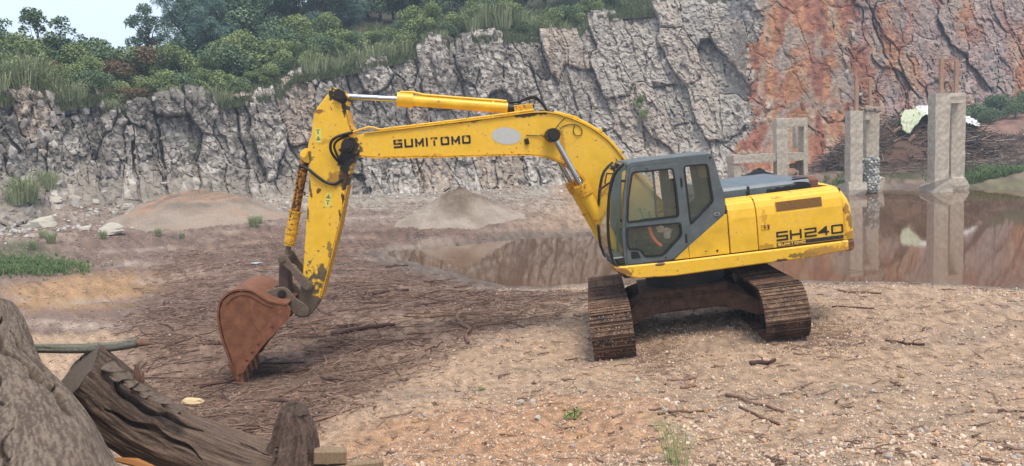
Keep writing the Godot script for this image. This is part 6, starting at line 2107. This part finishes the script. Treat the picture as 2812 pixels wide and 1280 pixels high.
	whole("plastic_scrap", done(st), plain("scrap_blue", Color(0.62, 0.68, 0.74), 0.5), "pale blue plastic scrap on the brown ground left of the arm", "litter", mid)
	# overhead wire against the sky
	st = begin()
	var wa := at_depth(430, 92, 60.0)
	var wb := at_depth(640, 55, 66.0)
	tube(st, [Vector3.ZERO, (wb - wa) * 0.5 + Vector3(0, -0.15, 0), wb - wa], [0.016, 0.016, 0.016], 4)
	whole("overhead_wire", done(st), plain("wire", Color(0.12, 0.12, 0.13), 0.6), "thin dark wire crossing the sky beside the airy pine", "wire", wa)
	build_logs()
func tarp(called: String, label: String, rows: Array, d: float, crumple: float, a: Color, b: Color, seed_: int) -> void:
	var n := noise(seed_, 1.3, FastNoiseLite.TYPE_SIMPLEX_SMOOTH, 3)
	var cols := 44
	var lines := 22
	var o := at_crop(rows[0][0], rows[0][1], d)
	var verts := PackedVector3Array()
	var per: int = rows[0].size() / 2
	for j in lines:
		var fj: float = float(j) / (lines - 1) * (rows.size() - 1)
		var r0 := mini(int(fj), rows.size() - 2)
		for i in cols:
			var fi: float = float(i) / (cols - 1) * (per - 1)
			var c0 := mini(int(fi), per - 2)
			var top := Vector2(rows[r0][c0 * 2], rows[r0][c0 * 2 + 1]).lerp(Vector2(rows[r0][c0 * 2 + 2], rows[r0][c0 * 2 + 3]), fi - c0)
			var low := Vector2(rows[r0 + 1][c0 * 2], rows[r0 + 1][c0 * 2 + 1]).lerp(Vector2(rows[r0 + 1][c0 * 2 + 2], rows[r0 + 1][c0 * 2 + 3]), fi - c0)
			var px := top.lerp(low, fj - r0)
			var dep := 46.5
			while dep < 54.0:
				var q := at_crop(px.x, px.y, dep)
				var dx := (q.x - pile_at.x) / 6.4
				var dz := (q.z - pile_at.z) / 4.7
				var inside := 1.0 - dx * dx - dz * dz
				if inside > 0.0 and q.y < pile_at.y + 0.45 + pile_top * 1.04 * pow(inside, 0.8): break
				dep += 0.08
			var p := at_crop(px.x, px.y, dep) - o
			var fold := n.get_noise_2d(p.x * 1.6, p.y * 0.9)
			p.z += absf(fold) * crumple * 2.5 + n.get_noise_2d(p.x * 5.0, p.y * 5.0) * crumple
			p.y += n.get_noise_2d(p.x * 3.0 + 20.0, p.y * 3.0) * crumple
			verts.append(p)
	whole(called, grid_mesh(verts, cols, lines), textured("tarp_%d" % seed_, mottle("tarp_%d" % seed_, a, b, 571 + seed_, 0.02, 0.1, 0.3, 1.2), 0.5, 0.7), label, "tarpaulin", o)

# ---------------------------------------------------------------- logs in the foreground
func log_mesh(pts: Array, radii: Array, seed_: int, sides: int, segs: int, ridge: float, a: Color, b: Color, crack: Color, lumps := 0.13, more: Array = [], cut_at := Vector3.ZERO, cut := Vector3.ZERO, cut_color := Color(0.2, 0.15, 0.12)) -> ArrayMesh:
	var c := Curve3D.new()
	for i in pts.size():
		var t: Vector3 = (pts[mini(i + 1, pts.size() - 1)] - pts[maxi(i - 1, 0)]) * 0.17
		c.add_point(pts[i], -t, t)
	var n := noise(seed_, 1.0, FastNoiseLite.TYPE_SIMPLEX_SMOOTH, 4)
	var n2 := noise(seed_ + 4, 1.0, FastNoiseLite.TYPE_SIMPLEX_SMOOTH, 3)
	var length := c.get_baked_length()
	var r := RandomNumberGenerator.new()
	r.seed = seed_
	var splits: Array = []
	for k in 9: splits.append([r.randf() * TAU, r.randf() * length * 0.8, length * r.randf_range(0.1, 0.3), r.randf_range(0.02, 0.05) * radii[1], r.randf() * 9.0])
	splits.append_array(more)
	var axis: Vector3 = (pts[0] - pts[2]).normalized()
	var verts := PackedVector3Array()
	var cols := PackedColorArray()
	var side := Vector3.ZERO
	for i in segs + 1:
		var t := float(i) / segs
		var p := c.sample_baked(length * t, true)
		var d := (c.sample_baked(minf(length, length * t + 0.02), true) - c.sample_baked(maxf(0.0, length * t - 0.02), true)).normalized()
		if side == Vector3.ZERO: side = d.cross(Vector3.UP).normalized()
		side = (side - d * side.dot(d)).normalized()
		var up := side.cross(d).normalized()
		var ft := t * (radii.size() - 1)
		var k0 := mini(int(ft), radii.size() - 2)
		var rad := lerpf(radii[k0], radii[k0 + 1], ft - k0)
		for k in sides:
			var ang := TAU * k / sides
			var cx := cos(ang)
			var cy := sin(ang)
			var wide := rad / 0.27
			var run := length * t
			var lump := n.get_noise_3d(cx * 1.1, cy * 1.1, run * 0.7) * lumps
			var bark := n2.get_noise_3d(cx * 5.0 * wide, cy * 5.0 * wide, run * 0.5)
			var deep := 0.0
			for q in splits:
				var f: float = (run - q[1]) / q[2]
				if f > 0.0 and f < 1.0:
					var away := absf(angle_difference(ang, q[0] + 0.10 * sin(run * 5.0 + q[4]) + 0.05 * sin(run * 17.0 + q[4]))) * rad
					deep = maxf(deep, smoothstep(1.0, 0.3, away / (q[3] * sin(f * PI) + 0.001)))
			var fine := n2.get_noise_3d(cx * 9.0 * wide, cy * 9.0 * wide, run * 0.8 + 30.0)
			var reach := rad * (1.0 + lump + bark * ridge + fine * ridge * 0.9) - deep * minf(0.17, rad * 0.34)
			var at := p + (side * cx + up * cy) * reach * (0.02 if i == 0 and cut != Vector3.ZERO else 1.0)
			var over := (at - cut_at).dot(cut)
			if cut != Vector3.ZERO and over > 0.0: at -= axis * (over / axis.dot(cut))
			verts.append(at)
			var col := a.lerp(b, clampf(0.5 + bark * 0.9 + fine * 1.0 + n2.get_noise_3d(cx * 26.0 * wide, cy * 26.0 * wide, run * 1.9) * 1.7, 0, 1))
			col = col.lerp(crack, clampf(maxf(0.0, -n.get_noise_3d(cx * 1.5 + 3.0, cy * 1.5, run * 0.6) - 0.18) * 1.2, 0, 0.9))
			if cut != Vector3.ZERO and over > 0.0: col = cut_color.lerp(cut_color * 1.7, clampf(0.5 + n2.get_noise_3d(at.x * 9.0, at.y * 40.0, at.z * 9.0), 0, 1))
			cols.append(col)
	return grid_mesh(verts, sides, segs + 1, cols, true)
func build_logs() -> void:
	rng.seed = 73
	var m := tinted(textured("log_bark", mottle("log_bark", Color(0.62, 0.60, 0.58), Color(1, 1, 1), 581, 0.03, 0.14, 0.6, 1.7), 2.6, 0.92, bumps("bark_n", 583, 0.05, FastNoiseLite.TYPE_SIMPLEX_SMOOTH, 6.0, 5), 0.8, true))
	var end_m := textured("log_end", mottle("log_end", Color(0.20, 0.165, 0.14), Color(0.40, 0.34, 0.29), 585, 0.03, 0.12, 0.5, 1.6), 3.0, 0.95)
	# thick grey trunk at the left edge
	var o := at_depth(60, 1300, 5.0)
	var line := [at_depth(-52, 878, 6.35) - o, at_depth(-35, 935, 6.2) - o, at_depth(-30, 1060, 5.75) - o, at_depth(42, 1210, 5.3) - o, at_depth(85, 1400, 4.75) - o, at_depth(130, 1700, 4.1) - o]
	var t := thing("tree_trunk", "thick weathered grey tree trunk with long cracks leaning beside the fallen log", "log", o)
	part("bark", log_mesh(line, [0.27, 0.36, 0.43, 0.51, 0.58, 0.62], 91, 300, 240, 0.012, Color(0.125, 0.09, 0.068), Color(0.285, 0.22, 0.172), Color(0.17, 0.115, 0.085), 0.05, [[1.75, 0.35, 0.9, 0.036, 1.0], [2.1, 0.55, 1.0, 0.034, 2.0], [1.35, 0.7, 1.1, 0.032, 3.0], [2.5, 0.2, 0.7, 0.016, 4.0], [1.95, 1.1, 0.9, 0.05, 5.0], [2.35, 1.0, 0.9, 0.034, 6.0], [1.55, 0.2, 0.5, 0.014, 7.0]]), m, t)
	var st := begin()
	_cap(st, line[0] + Vector3(0, 0.0, 0), (line[0] - line[1]).normalized(), 0.235, 0.10, 15)
	part("broken_end", done(st), end_m, t)
	var flakes: Array = []
	var shape := rock_mesh(95, Vector3(1, 0.5, 1), 6, 4)
	for k in 46:
		var s := rng.randf_range(0.1, 0.85)
		var q := _along(line, s)
		var dirn := (at_depth(0, 0, 1) * 0 + Vector3(0.2, 0.55, 1.0) + Vector3(rng.randfn() * 0.45, 0, 0)).normalized()
		flakes.append(Transform3D(any_turn().scaled(Vector3.ONE * rng.randf_range(0.008, 0.022)), q + dirn * lerpf(0.37, 0.60, s)))
	scatter("lichen_flakes", shape, plain("lichen", Color(0.72, 0.70, 0.64), 0.9), flakes, PackedColorArray(), t)
	# fallen log with a sawn end, torn bark and a stub
	o = at_depth(500, 1240, 6.2)
	line = [at_depth(150, 978, 5.98) - o, at_depth(206, 1022, 6.08) - o, at_depth(262, 1066, 6.16) - o, at_depth(330, 1125, 6.2) - o, at_depth(430, 1185, 6.2) - o, at_depth(560, 1242, 6.15) - o, at_depth(680, 1290, 6.1) - o, at_depth(800, 1330, 6.05) - o, at_depth(900, 1370, 6.0) - o]
	t = thing("fallen_log", "fallen dark brown log with a sawn end, torn bark and a thick upright stub", "log", o)
	part("bark", log_mesh(line, [0.26, 0.27, 0.29, 0.285, 0.265, 0.265, 0.27, 0.27, 0.22], 97, 240, 260, 0.02, Color(0.105, 0.07, 0.052), Color(0.225, 0.158, 0.118), Color(0.17, 0.09, 0.06), 0.24, [[0.3, 0.3, 1.2, 0.03, 1.0], [-0.3, 0.6, 1.0, 0.034, 2.0]], at_depth(212, 1026, 6.08) - o, Vector3(-0.59, 0.66, 0.455).normalized(), Color(0.12, 0.092, 0.074)), m, t)
	part("stub", log_mesh([at_depth(800, 1360, 6.05) - o, at_depth(803, 1270, 6.05) - o, at_depth(808, 1200, 6.03) - o, at_depth(806, 1140, 6.0) - o, at_depth(808, 1122, 6.0) - o], [0.26, 0.235, 0.20, 0.16, 0.10], 103, 110, 110, 0.035, Color(0.115, 0.078, 0.063), Color(0.22, 0.155, 0.125), Color(0.12, 0.07, 0.05), 0.5), m, t)
	st = begin()
	_cap(st, at_depth(808, 1124, 6.0) - o, Vector3(0.2, 1.0, 0.25), 0.105, 0.05, 21)
	part("broken_top", done(st), end_m, t)
	for q in [[290, 1002, 338, 1046, 0.09], [330, 1024, 368, 1062, 0.07], [425, 1090, 500, 1130, 0.05], [372, 1058, 410, 1090, 0.05]]:
		var a := at_depth(q[0], q[1], 5.99) - o
		var e := at_depth(q[2], q[3], 5.95) - o
		var wide: Vector3 = (e - a).cross(Vector3(0, 0.3, 1)).normalized() * q[4]
		var verts := PackedVector3Array()
		var hue := PackedColorArray()
		for layer in 2:
			for k in 15:
				var s := k / 14.0
				for w in 9:
					var f := (w - 4) / 4.0
					var p := a.lerp(e, s) + wide * f * (0.55 + 0.10 * sin(k * 0.6 + q[0]) + 0.04 * sin(k * 1.9 + w)) + Vector3(0, 0.0, 0.05 * cos(f * 1.6) + 0.02 * sin(s * 9.0 + f * 4.0) - layer * 0.014)
					verts.append(p)
					hue.append(Color(0.12, 0.088, 0.068).lerp(Color(0.235, 0.18, 0.145), rng.randf()))
		part("bark_flap", grid_mesh(verts, 9, 30, hue), m, t)
	for q in [[372, 1080, 374, 1000, 0.035], [384, 1060, 392, 1022, 0.02]]:
		st = begin()
		var a := at_depth(q[0], q[1], 6.05) - o
		var e := at_depth(q[2], q[3], 6.05) - o
		tube(st, [a, a.lerp(e, 0.5) + Vector3(0.012, 0, 0), e], [q[4], q[4] * 0.8, q[4] * 0.5], 7, true, 0.15)
		part("snapped_twig", done(st), wood_mats[1], t)
	# pale pole across the logs
	o = at_depth(230, 957, 6.25)
	line = [at_depth(20, 958, 6.3) - o, at_depth(120, 957, 6.28) - o, at_depth(230, 957, 6.25) - o, at_depth(320, 951, 6.2) - o, at_depth(380, 941, 6.18) - o]
	t = thing("pole", "pale grey green wooden pole with a slanting cut tip resting across the logs", "pole", o)
	part("shaft", log_mesh(line, [0.036, 0.038, 0.041, 0.040, 0.038], 107, 24, 90, 0.05, Color(0.165, 0.165, 0.13), Color(0.275, 0.27, 0.225), Color(0.17, 0.15, 0.11)), m, t)
	st = begin()
	st.set_smooth_group(1)
	tube(st, [line[4] - (line[4] - line[3]).normalized() * 0.01, line[4] + (line[4] - line[3]).normalized() * 0.05 + Vector3(0, -0.012, 0), at_depth(421, 944, 6.15) - o], [0.038, 0.026, 0.003], 12)
	part("cut_tip", done(st), wood_mats[1], t)
	# offcuts beside the stub
	var pale := textured("offcut", mottle("offcut", Color(0.42, 0.35, 0.27), Color(0.60, 0.52, 0.42), 595, 0.02, 0.14, 0.5, 1.4), 3.0, 0.9)
	for q in [[862, 1252, 952, 1250, 0.055, "short pale timber block lying right of the log's upright stub"], [850, 1296, 1052, 1274, 0.035, "pale grey plank end lying below the timber block beside the stub"]]:
		var a := at_depth(q[0], q[1], 6.0)
		var e := at_depth(q[2], q[3], 6.05)
		var axis := (e - a).normalized()
		st = begin()
		box(st, Vector3(0, -q[4], -q[4]), Vector3((e - a).length(), q[4], q[4]), 0.008, Transform3D(Basis(axis, axis.cross(Vector3(0, 0, -1)).normalized() * -1.0, Vector3(0, 0, 1)).orthonormalized(), Vector3.ZERO))
		whole("timber", done(st), pale, q[5], "timber", a)
	st = begin()
	var sa := at_depth(318, 1262, 5.9)
	var se := at_depth(430, 1292, 5.8)
	tube(st, [Vector3.ZERO, (se - sa) * 0.5 + Vector3(0, 0.015, 0), se - sa], [0.02, 0.035, 0.03], 6, true, 0.2)
	whole("wood_splinter", done(st), plain("fresh_wood", Color(0.62, 0.42, 0.24), 0.85), "orange splinter of fresh wood under the fallen log", "splinter", sa)
func _along(line: Array, s: float) -> Vector3:
	var f := s * (line.size() - 1)
	var k := mini(int(f), line.size() - 2)
	return line[k].lerp(line[k + 1], f - k)
func _cap(st: SurfaceTool, centre: Vector3, axis: Vector3, r: float, bulge: float, seed_: int) -> void:
	var d := axis.normalized()
	var s := d.cross(Vector3.UP).normalized()
	var u := s.cross(d).normalized()
	var q := RandomNumberGenerator.new()
	q.seed = seed_
	var rings: Array = []
	for k in 6:
		var ring: Array = []
		for j in 40:
			var a := TAU * j / 40.0
			var rr := r * (1.0 - k / 6.0) * (1.0 + 0.07 * sin(a * 3.0 + seed_) + 0.03 * sin(a * 11.0))
			ring.append(centre + (s * cos(a) + u * sin(a)) * rr + d * (bulge * sin(k / 6.0 * PI / 2) + q.randfn() * 0.006))
		rings.append(ring)
	for k in 5:
		for j in 40: quad(st, rings[k][j], rings[k][(j + 1) % 40], rings[k + 1][(j + 1) % 40], rings[k + 1][j])
	for j in 40: tri(st, rings[5][j], rings[5][(j + 1) % 40], centre + d * bulge)

func _ready() -> void:
	# camera
	lens = Basis.from_euler(Vector3(deg_to_rad(-6.8), 0, deg_to_rad(-3.0)))
	var cam := Camera3D.new()
	cam.name = "camera"
	cam.transform = Transform3D(lens, EYE)
	cam.fov = rad_to_deg(2.0 * atan(640.0 / FOCAL))
	cam.far = 2000.0
	add_child(cam)
	cam.current = true
	# overcast sky, soft high sun behind cloud
	var sky_m := ProceduralSkyMaterial.new()
	sky_m.sky_top_color = Color(0.67, 0.705, 0.76)
	sky_m.sky_horizon_color = Color(0.72, 0.775, 0.845)
	sky_m.sky_curve = 0.2
	sky_m.ground_bottom_color = Color(0.35, 0.30, 0.26)
	sky_m.ground_horizon_color = Color(0.75, 0.79, 0.84)
	sky_m.sun_angle_max = 1.0
	var sky := Sky.new()
	sky.sky_material = sky_m
	var env := Environment.new()
	env.background_mode = Environment.BG_SKY
	env.sky = sky
	env.tonemap_mode = Environment.TONE_MAPPER_LINEAR
	env.tonemap_exposure = 2.3
	env.sdfgi_enabled = true
	env.ssao_enabled = true
	env.ssil_enabled = true
	env.fog_enabled = true
	env.fog_density = 0.0015
	env.fog_light_color = Color(0.74, 0.82, 0.9)
	var we := WorldEnvironment.new()
	we.name = "environment"
	we.environment = env
	add_child(we)
	var sun := DirectionalLight3D.new()
	sun.name = "sun"
	sun.light_energy = 0.5
	sun.light_color = Color(1.0, 0.965, 0.91)
	sun.light_angular_distance = 24.0
	sun.shadow_enabled = true
	sun.rotation_degrees = Vector3(-66, 24, 0)
	add_child(sun)
	rng.seed = 77
	build_all()

func build_all() -> void:
	survey()
	build_ground()
	build_cliff()
	build_hill()
	print("land ", Time.get_ticks_msec())
	build_machine()
	print("machine ", Time.get_ticks_msec())
	build_green()
	print("green ", Time.get_ticks_msec())
	build_loose()
	print("loose ", Time.get_ticks_msec())
	build_frames()
	build_heaps()
	print("all ", Time.get_ticks_msec())
